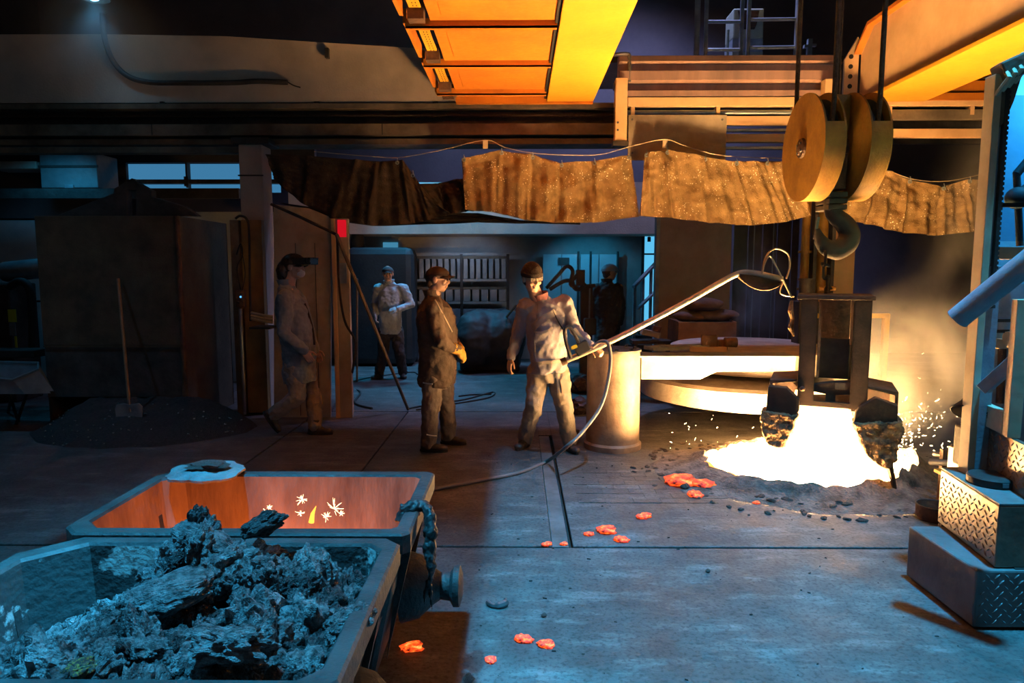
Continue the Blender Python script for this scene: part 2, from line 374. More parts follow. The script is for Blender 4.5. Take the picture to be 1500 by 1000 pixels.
def post(px0, px1, py0, py1, Y, label):
    a, b = at(px0, py0, Y), at(px1, py1, Y)
    t = thing('stanchion', label, 'post', ((a.x+b.x)/2, Y, b.z))
    MB().box(a.x, b.x, Y-.06, Y+.06, b.z, a.z).part('post_body', pale, t, bevel=.006)
    MB().box(a.x-.02, b.x+.02, Y-.07, Y+.07, b.z-.05, b.z).part('foot_bracket', soot, t)
    for q in (.12, .2): MB().cyl((a.x+.03, Y-.07, b.z+q), (a.x+.03, Y-.055, b.z+q), .012, 8).part('bolt', steel, t)
post(901, 917, 116, 208, 7.85, 'upright orange-lit stanchion at the left end of the rails')
post(1206, 1224, 117, 200, 7.85, 'upright orange-lit stanchion behind the hook ropes')
# guard beam above the rails, ribs and pink tone imitate light stripes
GBY = 8.08
gb = thing('guard_beam', 'ribbed steel guard beam with built-in pink light streaks above the rails', 'beam', (2.6, GBY, 3.7))
GBY = 8.08
gz = lambda py: at(760, py, GBY).z
prof = [(gz(84), 8.08), (gz(86), 7.98), (gz(95), 7.95), (gz(97), 8.03), (gz(106), 8.06), (gz(109), 7.95), (gz(122), 7.95), (gz(125), 8.04), (gz(134), 8.06), (gz(137), 7.96), (gz(145), 7.96), (gz(146), 8.12), (gz(84), 8.12)]
guard_m = mat('pink_lit_steel', (.44, .27, .22), (.27, .18, .16), .55, .2, scale=3, stretch=(1.5, 1, .25), bump=.1)
MB().prism([(y, z) for z, y in prof], xr(905, GBY, 100), xr(1225, GBY, 100), 'YZ').part('beam_face', guard_m, gb)
MB().tube(cat_rom([at(840, 85, 8.02), at(900, 80, 7.97), at(917, 79, 7.97), at(922, 84, 7.97), at(922, 120, 7.97)], 5), .022, 8).part('conduit', steel, gb, smooth=True)
for px in (905, 1212):
    c = at(px, 127, 7.9); MB().cyl((c.x-.05, 7.9, c.z), (c.x+.05, 7.9, c.z), .045, 12).box(c.x-.02, c.x+.02, 7.88, 7.97, c.z-.12, c.z).part('roller', steel, gb, smooth=True)

# ------------------------------------------------------------------ left crane girder with walkway
GZ = 3.6
g = thing('crane_girder', 'yellow box crane girder with orange panelled walkway, lit from below', 'crane girder', (0, 5, GZ))
MB().box(.315, .845, 1.0, 8.04, GZ, GZ+.9).part('box_beam', yellow, g, bevel=.008)
ribs = [2.45, 3.5, 4.56, 5.62, 6.66, 7.7]
for i, y in enumerate(ribs):
    MB().box(-.90, .30, y-.012, y+.012, GZ, GZ+.07).box(-.90, .30, y-.012, y+.05, GZ, GZ+.012).part('rib', orange, g)
    y1 = ribs[i+1]-.02 if i+1 < len(ribs) else 8.0
    MB().box(-.70, .295, y+.02, y1, GZ+.05, GZ+.075).part('walkway_panel', orange, g, bevel=.004)
    # raised centre pressing of the panel
    MB().prism([(-.60, y+.16), (-.52, y+.06), (.20, y+.06), (.27, y+.14), (.27, y1-.12), (.2, y1-.05), (-.52, y1-.05), (-.60, y1-.14)], GZ+.042, GZ+.052, 'XY').part('panel_pressing', orange, g, bevel=.006)
    MB().box(-.845, -.755, y+.03, y1-.12, GZ+.10, GZ+.115).part('cable_tray', yellow, g)
    mt = MB()
    for q in range(14):
        yy = y+.08+q*.06
        if yy < y1-.15: mt.box(-.785, -.778, yy, yy+.02, GZ+.097, GZ+.1015); mt.box(-.812, -.805, yy, yy+.02, GZ+.097, GZ+.1015)
    mt.part('tray_slots', black, g, kind='stuff')
    MB().box(-.925, -.895, y+.03, y1-.10, GZ+.05, GZ+.16).part('edge_angle', orange, g)
    MB().box(-.86, -.735, y1-.13, y1-.02, GZ+.02, GZ+.16).part('bracket_block', rust, g)
MB().box(-.72, .84, 8.0, 8.06, GZ-.02, GZ+.05).part('end_rib', orange, g)
MB().box(.285, .315, 1.0, 8.0, GZ+.03, GZ+.5).part('gap_strip', black, g)

# ------------------------------------------------------------------ right crane girder
g2 = thing('crane_girder', 'orange crane girder running overhead at the upper right', 'crane girder', (4, 5, GZ))
MB().box(3.92, 4.0, 2.5, 8.16, GZ+.02, GZ+.78).part('web', pale, g2)
MB().box(3.86, 4.56, 2.5, 8.14, GZ-.02, GZ+.02).part('bottom_flange', yellow, g2, bevel=.004)
MB().prism([(2.5, GZ+.78), (7.9, GZ+.78), (8.16, GZ+.55), (8.16, GZ+.58), (7.9, GZ+.82), (2.5, GZ+.82)], 3.84, 4.1, 'YZ').part('top_flange', orange, g2)
MB().prism([(3.74, GZ-.0), (3.90, GZ-.0), (3.90, GZ+.72), (3.88, GZ+.75), (3.74, GZ+.5)], 8.17, 8.2).part('end_plate', pale, g2)
for q in range(5):
    z = GZ+.09+q*.11; MB().cyl((3.81, 8.165, z), (3.81, 8.172, z), .026, 12).part('bolt_hole', black, g2)
MB().box(4.0, 4.5, 2.5, 8.14, GZ+.05, GZ+.12).part('stiffener', orange, g2)

# ------------------------------------------------------------------ hook block, hook, ropes
HX, HY, HZ, HR = 2.30, 5.7, 2.68, .425
hb = thing('hook_block', 'heavy orange crane hook block with two sheave housings and a black hook', 'hook block', (2.5, HY, 1.78))
def housing(x0, x1):
    t = .014
    # cheeks
    MB().lathe([(.0, 0), (HR, 0), (HR, t), (0, t)], (x0, HY, HZ), (1, 0, 0), 48).part('cheek_plate', blockyel, hb, smooth=True)
    MB().lathe([(.0, -t), (HR, -t), (HR, 0), (0, 0)], (x1, HY, HZ), (1, 0, 0), 48).part('cheek_plate', blockyel, hb, smooth=True)
    # wrapping guard, open over the top
    mb = MB(); n = 40; a0, a1 = math.radians(-198), math.radians(18)
    rg = []
    for k in range(n):
        a = a0+(a1-a0)*k/(n-1); c, s = math.cos(a), math.sin(a)
        rg.append([V(x, HY-c*r, HZ+s*r) for x, r in ((x0+t, HR-.03), (x1-t, HR-.03), (x1-t, HR-.002), (x0+t, HR-.002))])
    mb.rings(rg).part('rim_guard', blockyel, hb, smooth=True)
    # grooved sheave wheel
    xm = (x0+x1)/2
    MB().lathe([(.05, -.05), (.36, -.05), (.375, -.045), (.33, -.012), (.33, .012), (.375, .045), (.36, .05), (.05, .05)], (xm, HY, HZ), (1, 0, 0), 40).part('sheave', soot, hb, smooth=True)
    # boss and bolts
    MB().lathe([(0, 0), (.035, 0), (.05, .008), (.075, .01), (.08, .03), (0, .03)], (x0-.03, HY, HZ), (1, 0, 0), 24).part('boss', rust, hb, smooth=True)
    for q in range(4):
        a = q*math.pi/2+.6; MB().cyl((x0-.035, HY+.045*math.cos(a), HZ+.045*math.sin(a)), (x0-.02, HY+.045*math.cos(a), HZ+.045*math.sin(a)), .01, 8).part('bolt', steel, hb)
housing(HX, HX+.16); housing(HX+.345, HX+.505)
MB().cyl((HX+.1, HY, HZ), (HX+.4, HY, HZ), .06, 20).part('axle', steel, hb, smooth=True)
MB().box(HX+.175, HX+.33, HY-.10, HY+.10, HZ+.12, HZ+.40).part('spacer_block', blockyel, hb, bevel=.01)
MB().box(HX+.19, HX+.32, HY-.12, HY+.12, HZ-.34, HZ-.06).part('crosshead', rust, hb, bevel=.012)
for q in range(3): MB().box(HX+.18, HX+.33, HY-.13, HY+.13, HZ-.40-.05*q, HZ-.36-.05*q).part('collar_ring', soot, hb, bevel=.008)
# hook: tapered sweep in the plane facing the camera
hp = [at(1217, 285, 5.65), at(1217, 300, 5.65), at(1222, 314, 5.65), at(1237, 328, 5.65), at(1244, 342, 5.65), at(1240, 357, 5.65), at(1226, 366, 5.65), at(1211, 362, 5.65), at(1201, 350, 5.65), at(1197, 335, 5.65)]
hpath = cat_rom(hp, 5); n = len(hpath)
ctrl = [.052, .055, .064, .075, .082, .084, .082, .068, .048, .016]
rad = []
for i in range(n):
    f = i/(n-1)*(len(ctrl)-1); k = min(int(f), len(ctrl)-2); rad.append(ctrl[k]+(ctrl[k+1]-ctrl[k])*(f-k))
MB().tube(hpath, rad, 16).part('hook', soot, hb, smooth=True)
MB().bar(at(1199, 318, 5.66), at(1193, 350, 5.66), .022, .012).part('safety_latch', steel, hb)
for nm, x, y, lab in (('a', HX+.08, HY+.36, 'dark wire rope, leftmost of the four above the hook block'), ('b', HX+.08, HY-.36, 'dark wire rope running down the front of the left sheave'),
                      ('c', HX+.425, HY+.36, 'dark wire rope behind the right sheave of the hook block'), ('d', HX+.425, HY-.36, 'dark wire rope running down the front of the right sheave')):
    pth = [V(x, y, HZ), V(x, y, 4.2), V(x, y, 6.8)]
    MB().tube([V(x-.02, y, HZ-.02), V(x, y, HZ+.3), V(x, y, 6.8)], .019, 10).thing('wire_rope', rope_m, lab, 'rope', 'ropes of the crane hook', smooth=True)

# ------------------------------------------------------------------ spark-proof curtains on a wire
def curtain_mat():
    m = mat('spark_burnt_cloth', (.36, .225, .09), (.20, .12, .045), .85, scale=9, bump=.5, bscale=90)
    nt = m.node_tree; N = nt.nodes; L = nt.links; b = N['Principled BSDF']
    vo = N.new('ShaderNodeTexVoronoi'); vo.inputs['Scale'].default_value = 36; tc = N.new('ShaderNodeTexCoord'); L.new(tc.outputs['Object'], vo.inputs['Vector'])
    r = N.new('ShaderNodeValToRGB'); r.color_ramp.elements[0].position = .16; r.color_ramp.elements[1].position = .24
    r.color_ramp.elements[0].color = (1, 1, 1, 1); r.color_ramp.elements[1].color = (0, 0, 0, 1); L.new(vo.outputs['Distance'], r.inputs['Fac'])
    n3 = N.new('ShaderNodeTexNoise'); n3.inputs['Scale'].default_value = 5; n3.inputs['Detail'].default_value = 4; L.new(tc.outputs['Object'], n3.inputs['Vector'])
    r3 = N.new('ShaderNodeValToRGB'); r3.color_ramp.elements[0].position = .45; r3.color_ramp.elements[1].position = .6; L.new(n3.outputs['Fac'], r3.inputs['Fac'])
    mu = N.new('ShaderNodeMath'); mu.operation = 'MULTIPLY'; L.new(r.outputs[0], mu.inputs[0]); L.new(r3.outputs[0], mu.inputs[1])
    old = b.inputs['Base Color'].links[0].from_socket
    mx = N.new('ShaderNodeMixRGB'); L.new(mu.outputs[0], mx.inputs[0]); L.new(old, mx.inputs[1]); mx.inputs[2].default_value = (.95, .85, .62, 1); L.new(mx.outputs[0], b.inputs['Base Color'])
    return m
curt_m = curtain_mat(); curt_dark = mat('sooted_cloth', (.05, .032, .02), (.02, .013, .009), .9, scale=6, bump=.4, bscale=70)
CY = 7.72
def interp(pts, u):
    f = u*(len(pts)-1); k = min(int(f), len(pts)-2); t = f-k; t = t*t*(3-2*t)*.5+t*.5
    return pts[k][0]+(pts[k+1][0]-pts[k][0])*t, pts[k][1]+(pts[k+1][1]-pts[k][1])*t
def curtain(top, bot, label, m, hooks, Y=CY, seed=0, wav=.035, nf=7):
    """top / bot are picture-measured outlines of the cloth at its true depth Y"""
    P = at(*top[0], Y); t = thing('spark_curtain', label, 'curtain', (at(*top[len(top)//2], Y).x, Y, at(*bot[len(bot)//2], Y).z), 'spark curtains hung on the runway wire')
    def fn(u, v):
        a = interp(top, u); b = interp(bot, u); bulge = math.sin(math.pi*v)*0
        px = a[0]+(b[0]-a[0])*v+bulge; py = a[1]+(b[1]-a[1])*v
        w = wav*(.35+.65*v)*(math.sin(u*nf*2*math.pi+seed+2*math.sin(u*5+seed)+v*1.6)+.5*math.sin(u*nf*4.7*math.pi+seed*2-v*3))
        w += .05*noise.noise(V(u*7+seed, v*3.2, seed*1.7))+.02*noise.noise(V(u*21, v*13, seed))
        p = at(px, py, Y); return (p.x, Y+w, p.z)
    MB().sheet(fn, 90, 34, .006).part('cloth', m, t, smooth=True, ang=80)
    for u in hooks:
        p = V(*fn(u, .04)); p.y -= .008
        MB().lathe([(.012, -.004), (.022, -.004), (.022, .004), (.012, .004), (.012, -.004)], p, (0, 1, 0), 14).part('grommet', gold, t, smooth=True)
        MB().tube([p+V(0, -.002, 0), p+V(.004, -.006, .03), p+V(0, 0, .055)], .005, 6).part('hanging_hook', gold, t)
curtain([(676, 232), (732, 220), (778, 226), (820, 238), (870, 236), (925, 226)], [(682, 307), (725, 311), (770, 322), (815, 326), (870, 326), (936, 317)],
        'speckled brown spark curtain hanging directly below the crane girder', curt_m, (.02, .22, .42, .62, .80, .98), seed=1.3)
curtain([(945, 224), (978, 219), (1030, 229), (1075, 236), (1120, 236), (1160, 236)], [(936, 316), (985, 319), (1040, 326), (1100, 330), (1150, 325), (1190, 315)],
        'speckled brown spark curtain left of the hook block', curt_m, (.02, .2, .42, .62, .82), Y=7.66, seed=3.1)
curtain([(1252, 248), (1295, 247), (1330, 262), (1380, 274), (1415, 263), (1462, 264)], [(1225, 318), (1270, 328), (1320, 340), (1370, 345), (1420, 340), (1465, 333)],
        'brown spark curtain sagging right of the hook block', curt_m, (.18, .42, .62, .82), seed=4.7)
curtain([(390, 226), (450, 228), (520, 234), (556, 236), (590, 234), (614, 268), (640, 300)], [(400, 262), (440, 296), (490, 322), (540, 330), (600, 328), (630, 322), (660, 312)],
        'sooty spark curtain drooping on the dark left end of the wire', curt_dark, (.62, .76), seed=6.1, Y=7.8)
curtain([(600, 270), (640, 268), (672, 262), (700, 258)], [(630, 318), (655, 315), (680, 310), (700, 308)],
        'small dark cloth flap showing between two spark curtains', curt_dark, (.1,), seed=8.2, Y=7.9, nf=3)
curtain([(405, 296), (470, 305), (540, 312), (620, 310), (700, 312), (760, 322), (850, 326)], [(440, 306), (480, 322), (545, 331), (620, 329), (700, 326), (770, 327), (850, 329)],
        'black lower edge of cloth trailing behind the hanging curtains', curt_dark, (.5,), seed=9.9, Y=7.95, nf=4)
wire_m = mat('thin_wire', (.55, .45, .33), (.4, .3, .2), .5, .3)
wp = [(460, 222), (555, 230), (590, 230), (650, 219), (711, 205), (740, 216), (780, 224), (830, 227), (880, 226), (925, 214), (974, 204), (1005, 214), (1060, 228), (1150, 232), (1230, 234), (1300, 250), (1340, 263), (1390, 265), (1450, 252)]
MB().tube(cat_rom([at(x, y, CY-.01) for x, y in wp], 4), .0042, 6).thing('support_wire', wire_m, 'thin sagging wire the spark curtains hang from', 'wire', smooth=True)
for px, py, lab in ((711, 211, 'small hanging tab on the curtain wire under the crane girder'), (974, 210, 'small hanging tab on the curtain wire in front of the plate')):
    c = at(px, py, CY); MB().box(c.x-.028, c.x+.028, CY-.005, CY+.005, c.z-.05, c.z+.045).thing('wire_tab', cream, lab, 'tab', bevel=.004)
# ------------------------------------------------------------------ furnace mouth, melt and flame
PC = V(2.42, 5.66, 0)
melt_m = glow('molten_metal', (1.0, .54, .19), 390.0)
blaze_m = glow('blazing_charge', (1.0, .56, .21), 7.5)
def blob_ring(rx, ry, amp, seed, n=72, f=2.2):
    out = []
    for k in range(n):
        a = 2*math.pi*k/n; q = 1+amp*noise.noise(V(math.cos(a)*f+seed, math.sin(a)*f, seed))+amp*.6*noise.noise(V(math.cos(a)*7+seed, math.sin(a)*7, 2*seed))
        out.append((PC.x+rx*q*math.cos(a), PC.y+ry*q*math.sin(a)))
    return out
pool = thing('molten_metal', 'white-hot melt blazing in the furnace mouth on the floor', 'molten metal', (PC.x, PC.y, .01))
rr = blob_ring(.83, .66, .08, 3.1)
MB().rings([[V(x, y, .02) for x, y in rr], [V(PC.x+(x-PC.x)*.97, PC.y+(y-PC.y)*.97, .052) for x, y in rr], [V(PC.x+(x-PC.x)*.4, PC.y+(y-PC.y)*.4, .062) for x, y in rr]]).part('melt_surface', melt_m, pool, smooth=True)
# blazing charge between the open jaws: a tapering body
rings = []
for (z, wl, wr, d, yo) in ((.03, .46, .62, .30, 0), (.12, .36, .52, .26, 0), (.24, .29, .42, .22, 0), (.36, .25, .34, .19, 0), (.46, .22, .28, .17, .02), (.555, .195, .235, .15, .04), (.64, .17, .18, .12, .06), (.70, .15, .16, .10, .08)):
    r_ = []
    for k in range(40):
        a = 2*math.pi*k/40; c, s = math.cos(a), math.sin(a); w = wr if c > 0 else wl
        cc = math.copysign(abs(c)**.55, c); ss = math.copysign(abs(s)**.55, s); q = 1+.05*noise.noise(V(c*3, s*3, z*9))
        r_.append(V(2.46+w*cc*q, 5.52+yo+d*ss*q, z))
    rings.append(r_)
MB().rings(rings).part('blazing_charge', blaze_m, pool, smooth=True)
# crust mound around the mouth
crust_m = mat('slag_crust', (.20, .165, .15), (.055, .045, .04), .85, scale=9, bump=.8, bscale=45)
n = 110; rings = []
for j, (f, h) in enumerate(((.93, .008), (.985, .065), (1.04, .08), (1.12, .055), (1.2, .03), (1.3, .018), (1.42, .009), (1.55, .0012))):
    r_ = []
    for k, (x, y) in enumerate(blob_ring(.83, .66, .08, 3.1, n)):
        a = 2*math.pi*k/n; q = f+(.16*noise.noise(V(math.cos(a)*3, math.sin(a)*3, 5)) if j > 3 else 0)
        px, py = PC.x+(x-PC.x)*q, PC.y+(y-PC.y)*q
        bump = .5+.9*noise.fractal(V(px*7, py*7, j*.1), .9, 2.1, 5) if 0 < j < 7 else 0
        side = 1+.9*max(0, math.cos(a)) if j > 1 else 1
        r_.append(V(px, py, max(h*(1+.55*bump)*side if j < 7 else .0012, .001)))
    rings.append(r_)
mo = MB().rings(rings, False, False).thing('slag_crust', crust_m, 'rough dark slag crust ringed around the glowing furnace mouth', 'slag crust', smooth=True)
edge_m = glow('crust_light_ring', (1.0, .42, .09), 2.6)  # emissive ring standing in for melt light on the nearby crust
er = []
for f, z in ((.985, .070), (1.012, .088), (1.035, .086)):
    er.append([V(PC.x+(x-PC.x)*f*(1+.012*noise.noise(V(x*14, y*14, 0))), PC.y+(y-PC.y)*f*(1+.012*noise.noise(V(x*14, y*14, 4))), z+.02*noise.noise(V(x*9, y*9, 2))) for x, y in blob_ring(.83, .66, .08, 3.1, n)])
MB().rings(er, False, False).part('crust_light_ring', edge_m, pool, smooth=True)
# loose dark crumbs on the crust's left skirt
def rock_mesh(name, seed, sub=2, amp=.45, f=1.6, fl_=1.0, pop=0):
    import bmesh
    b = bmesh.new(); bmesh.ops.create_icosphere(b, subdivisions=sub, radius=1.0)
    for v in b.verts:
        p = v.co.copy(); d = noise.fractal(p*f+V(seed*3.7, seed, 0), .8, 2.2, 5)+.5*noise.fractal(p*f*3.3+V(seed, 9, seed), .7, 2, 3)
        c = noise.cell(p*1.7+V(seed*5, 2, 1))*.18
        if pop:
            w = noise.voronoi(p*1.7+V(seed, seed*2, 3))[0]; w2 = noise.voronoi(p*4.4+V(seed, 7, seed))[0]
            d = .9*noise.fractal(p*f+V(seed*3.7, seed, 0), 1.25, 2.1, 4)+pop*(min(.8, (w[1]-w[0])*1.5)-.4)+pop*.35*(min(.8, (w2[1]-w2[0])*1.5)-.4)
        v.co = p*(1+amp*d+c*amp); v.co.z *= fl_
    m = bpy.data.meshes.new(name); b.to_mesh(m); b.free(); return m
cr = []
for s in range(4):
    m = rock_mesh('crumb', 40+s); m.materials.append(crust_m); cr.append(m)
random.seed(5); cn = 0
for i in range(130):
    a = random.uniform(1.9, 5.9); q = random.uniform(1.12, 1.75); x = PC.x+.83*q*math.cos(a); y = PC.y+.66*q*math.sin(a)
    o = bpy.data.objects.new('slag_crumb', cr[i % 4]); COL.objects.link(o); s = random.uniform(.008, .026); o.location = (x, y, .02 if q < 1.4 else .006)
    o.scale = (s*random.uniform(1, 2.2), s, s*.6); o.rotation_euler = (0, 0, random.uniform(0, 6))
    tag(o, 'tiny dark slag crumb scattered around the furnace mouth', 'slag', 'slag crumbs around the furnace mouth')

# ------------------------------------------------------------------ charging bucket hanging from the hook
BC = at(1216, 590, 5.42); ZF = lambda py: at(1216, py, 5.16).z
bk = thing('charging_bucket', 'burnt steel charging bucket with open jaws pouring white-hot charge', 'bucket', (BC.x, BC.y, .1))
BS = .0049                                   # metres per measured pixel at the bucket's face
def lx(px): return BC.x+(px-1216)*BS
def bl(px0, px1, py0, py1, d0, d1): return (lx(px0), lx(px1), BC.y+d0, BC.y+d1, ZF(py1), ZF(py0))
MB().box(*bl(1161, 1270, 433, 439, -.29, .29)).part('top_plate', rustdark, bk, bevel=.004)
for d, s in ((-.28, 1), (.28, -1)):
    for (l, r_) in ((1167, 1191), (1242, 1266)):
        x0, x1, _, _, z0, z1 = bl(l, r_, 439, 590, 0, 0); y = BC.y+d
        MB().box(x0, x1, min(y, y+s*.012), max(y, y+s*.012), z0, z1).box(x0, x0+.012, min(y, y+s*.07), max(y, y+s*.07), z0, z1).box(x1-.012, x1, min(y, y+s*.07), max(y, y+s*.07), z0, z1).part('channel_post', rustdark, bk, bevel=.002)
MB().box(*bl(1195, 1239, 440, 500, .0, .03)).part('back_plate', rust, bk)
MB().box(*bl(1196, 1240, 498, 558, -.14, -.11)).part('inner_chute', soot, bk, bevel=.004)
for a, b, z in ((1193, 1197, 556), (1238, 1241, 505)): MB().box(*bl(a, b, 440, z, -.24, -.20)).part('guide_rod', rust, bk)
q = [(1184, 566), (1214, 561), (1246, 557), (1246, 577), (1215, 580), (1184, 575)]
MB().prism([(lx(a), ZF(b)) for a, b in q], BC.y-.25, BC.y-.17).part('cross_beam', rustdark, bk, bevel=.004)
MB().box(*bl(1221, 1235, 561, 570, -.265, -.245)).part('latch', soot, bk)
MB().box(*bl(1166, 1266, 589, 597, -.28, .28)).part('bottom_sill', rustdark, bk, bevel=.003)
MB().box(*bl(1208, 1222, 577, 592, -.25, -.17)).part('stub_post', rustdark, bk)
MB().ball((lx(1174), BC.y-.285, ZF(572)), (.022, .012, .02)).part('bolt', rust, bk, smooth=True)
lip_m = mat('burnt_slag_lip', (.30, .17, .08), (.05, .032, .022), .7, .2, scale=16, bump=.6, bscale=60)
def jaw(up, lo, rim):
    P = lambda pts: [(lx(a), ZF(b)) for a, b in pts]
    MB().prism(P(up), BC.y-.36, BC.y-.26).part('jaw', rustdark, bk, bevel=.006)
    MB().prism(P(up), BC.y+.16, BC.y+.26).part('jaw', rustdark, bk, bevel=.006)
    # lower lip caked with slag, fused and roughened
    me = fuse(MB().prism(P(lo), BC.y-.38, BC.y-.16), .012, 2, [(.05, .03, 'CLOUDS'), (.016, .016, 'CLOUDS')]); mesh_part(me, 'slag_caked_lip', lip_m, bk)
    n_ = len(rim)//2; MB().prism(P(rim), BC.y-.25, BC.y+.25).part('jaw_shell', rust, bk, bevel=.004)
jaw([(1124, 569), (1151, 570), (1171, 587), (1171, 602), (1166, 614), (1122, 612)], [(1116, 606), (1170, 608), (1163, 632), (1152, 658), (1140, 661), (1126, 655), (1119, 640), (1114, 618)], [(1125, 563), (1166, 559), (1166, 563), (1130, 568), (1128, 600), (1124, 600)])
jaw([(1276, 576), (1306, 585), (1307, 617), (1248, 616), (1250, 599), (1254, 592)], [(1247, 613), (1312, 606), (1316, 622), (1309, 640), (1308, 660), (1300, 674), (1284, 671), (1270, 660), (1258, 640)], [(1266, 563), (1308, 569), (1308, 600), (1304, 600), (1303, 574), (1266, 567)])
MB().tube([V(lx(a), BC.y-.3, ZF(b)) for a, b in ((1299, 668), (1304, 685), (1308, 700), (1312, 712))], [.03, .022, .018, .006], 7).part('slag_drip', rustdark, bk)
bk.rotation_euler = (0, 0, -math.radians(23.5))
# lifting chain between hook and bucket
ch = thing('lifting_chain', 'short dark chain joining the hook to the charging bucket', 'chain', at(1215, 432, 5.62))
def link(c, L, w, r, vert=True):
    pts = []
    for k in range(17):
        a = 2*math.pi*k/16; x = math.cos(a)*w; z = math.sin(a)*w+(L if math.sin(a) >= 0 else -L)
        pts.append(c+(V(x, 0, z) if vert else V(0, x, z)))
    return pts
for i, (px, py) in enumerate(((1206, 358), (1207, 378), (1210, 398), (1212, 416), (1213, 430))):
    MB().tube(link(at(px, py, 5.62), .035, .022+.006*(i % 2), .011, i % 2 == 0), .012, 8).part('chain_link', soot, ch, smooth=True)
# ------------------------------------------------------------------ swing lid of the furnace on its column
col = thing('lid_column', 'squat heat-scorched steel column carrying the furnace lid arm', 'column', (.905, 6.45, 0))
c0 = V(.905, 6.47, 0)
MB().lathe([(0, 0), (.275, 0), (.275, .05), (.255, .07), (.25, .9), (.245, .93), (0, .93)], c0, n=40).part('column_body', mat('scorched_column', (.40, .30, .22), (.20, .13, .09), .55, .2, scale=4, bump=.2), col, smooth=True)
MB().lathe([(0, .93), (.26, .93), (.26, .952), (0, .952)], c0, n=40).part('cap_plate', steel, col, smooth=True)
for k in range(8):
    a = k*math.pi/4; MB().cyl(c0+V(.2*math.cos(a), .2*math.sin(a), .952), c0+V(.2*math.cos(a), .2*math.sin(a), .972), .018, 6).part('bolt', steel, col)
LC = V(2.50, 7.42, 0)
lid = thing('furnace_lid', 'round furnace lid swung aside on a box arm, glaring white', 'furnace lid', (LC.x, LC.y, .34))
MB().lathe([(0, .34), (1.07, .34), (1.15, .36), (1.17, .40), (1.17, .55), (1.13, .58), (1.0, .56), (.8, .60), (0, .62)], (LC.x, LC.y, 0), n=72).part('lid_disc', fresh, lid, smooth=True)
MB().lathe([(0, .66), (.86, .66), (.88, .68), (.88, .875), (.84, .89), (0, .89)], (LC.x+.05, LC.y-.02, 0), n=60).part('upper_plate', fresh, lid, smooth=True)
# box arm with a stepped underside
arm = [(1.16, .665), (1.72, .665), (1.88, .74), (2.62, .74), (2.62, .875), (1.16, .875)]
MB().prism(arm, 6.42, 6.62).part('arm_beam', fresh, lid, bevel=.006)
MB().prism([(1.14, .69), (2.0, .69), (2.0, .865), (1.14, .865)], 6.80, 6.95).part('arm_beam', fresh, lid, bevel=.006)
MB().box(1.02, 2.6, 6.38, 6.66, .875, .895).part('arm_top', bluepaint, lid, bevel=.003)
MB().obox((1.62, 6.92, .915), (.32, .10, .0), (-.03, .09, 0), (0, 0, .018)).part('deck_plate', bluepaint, lid)
MB().box(1.70, 2.05, 6.70, 6.76, .895, .94).part('angle_bar', pale, lid)
MB().box(1.86, 2.02, 6.92, 6.96, .89, 1.04).box(2.02, 2.12, 6.9, 7.0, .89, .99).part('hinge_block', rust, lid, bevel=.006)
MB().cyl((2.08, 6.88, .97), (2.2, 6.88, .97), .05, 14).part('hinge_pin', rust, lid, smooth=True)
# ------------------------------------------------------------------ lance held by the worker
lance = thing('oxygen_lance', 'long bright steel lance with a bent dished tip held over the melt', 'lance', at(960, 470, 6.0))
lp = [at(824, 530, 6.02), at(900, 497, 5.98), at(1000, 445, 5.94), at(1060, 411, 5.9), at(1078, 402, 5.89), at(1092, 399, 5.88), at(1112, 401, 5.86), at(1146, 409, 5.84)]
bright = mat('bright_tube', (.60, .50, .40), (.45, .36, .27), .35, .7, scale=8, bump=.05)
MB().tube(cat_rom(lp, 5), .026, 14).part('tube', bright, lance, smooth=True)
MB().cyl(at(822, 531, 6.02), at(830, 527.5, 6.02), .034, 16).part('end_cap', rust, lance, smooth=True)
a0, a1 = at(1083, 401, 5.86), at(1147, 409, 5.84); dv = (a1-a0); L_ = dv.length; dv.normalize(); dn = V(.05, -.35, -.55).normalized(); dn = (dn-dv*dn.dot(dv)).normalized(); nn = dv.cross(dn)
def dish(u, v):
    w = math.sin(math.pi*(u*.96+.02))**.6; return a0+dv*(u*L_)+dn*(v*w*.135)+nn*(.035*math.sin(math.pi*v))
MB().sheet(dish, 20, 10, .008, tuple(nn)).part('dished_tip', rust, lance, smooth=True)
# grip with loop handle
gr0 = at(848, 508, 5.98)
MB().bar(at(843, 515, 5.97), at(862, 504, 5.97), .07, .10).part('grip_block', black, lance, bevel=.01)
MB().tube(cat_rom([at(836, 524, 5.96), at(829, 500, 5.95), at(827, 484, 5.95), at(833, 479, 5.95), at(840, 487, 5.95), at(852, 508, 5.96)], 5), .016, 8).part('loop_handle', soot, lance, smooth=True)
MB().bar(at(840, 482, 5.99), at(858, 506, 5.99), .05, .012, (0, -1, .3)).part('guard_strap', tan, lance)
c = at(841, 508, 5.93); MB().obox(c, (.025, 0, .012), (0, .004, 0), (-.006, 0, .014)).part('yellow_tag', mat('tag_yellow', (.8, .6, .02)), lance)
MB().tube(cat_rom([at(1116, 400, 5.85), at(1122, 376, 5.85), at(1136, 364, 5.85), at(1154, 372, 5.85), at(1157, 390, 5.85), at(1152, 408, 5.84)], 6), .008, 7).part('copper_loop', bright, lance, smooth=True)
MB().tube(cat_rom([at(1116, 402, 5.83), at(1121, 384, 5.83), at(1128, 375, 5.83), at(1138, 392, 5.83), at(1152, 420, 5.82), at(1160, 436, 5.8)], 6), .008, 7).part('copper_loop', bright, lance, smooth=True)
MB().tube(cat_rom([at(1148, 412, 5.84), at(1143, 428, 5.84), at(1152, 433, 5.84), at(1163, 434, 5.84)], 5), .006, 6).part('copper_loop', bright, lance, smooth=True)
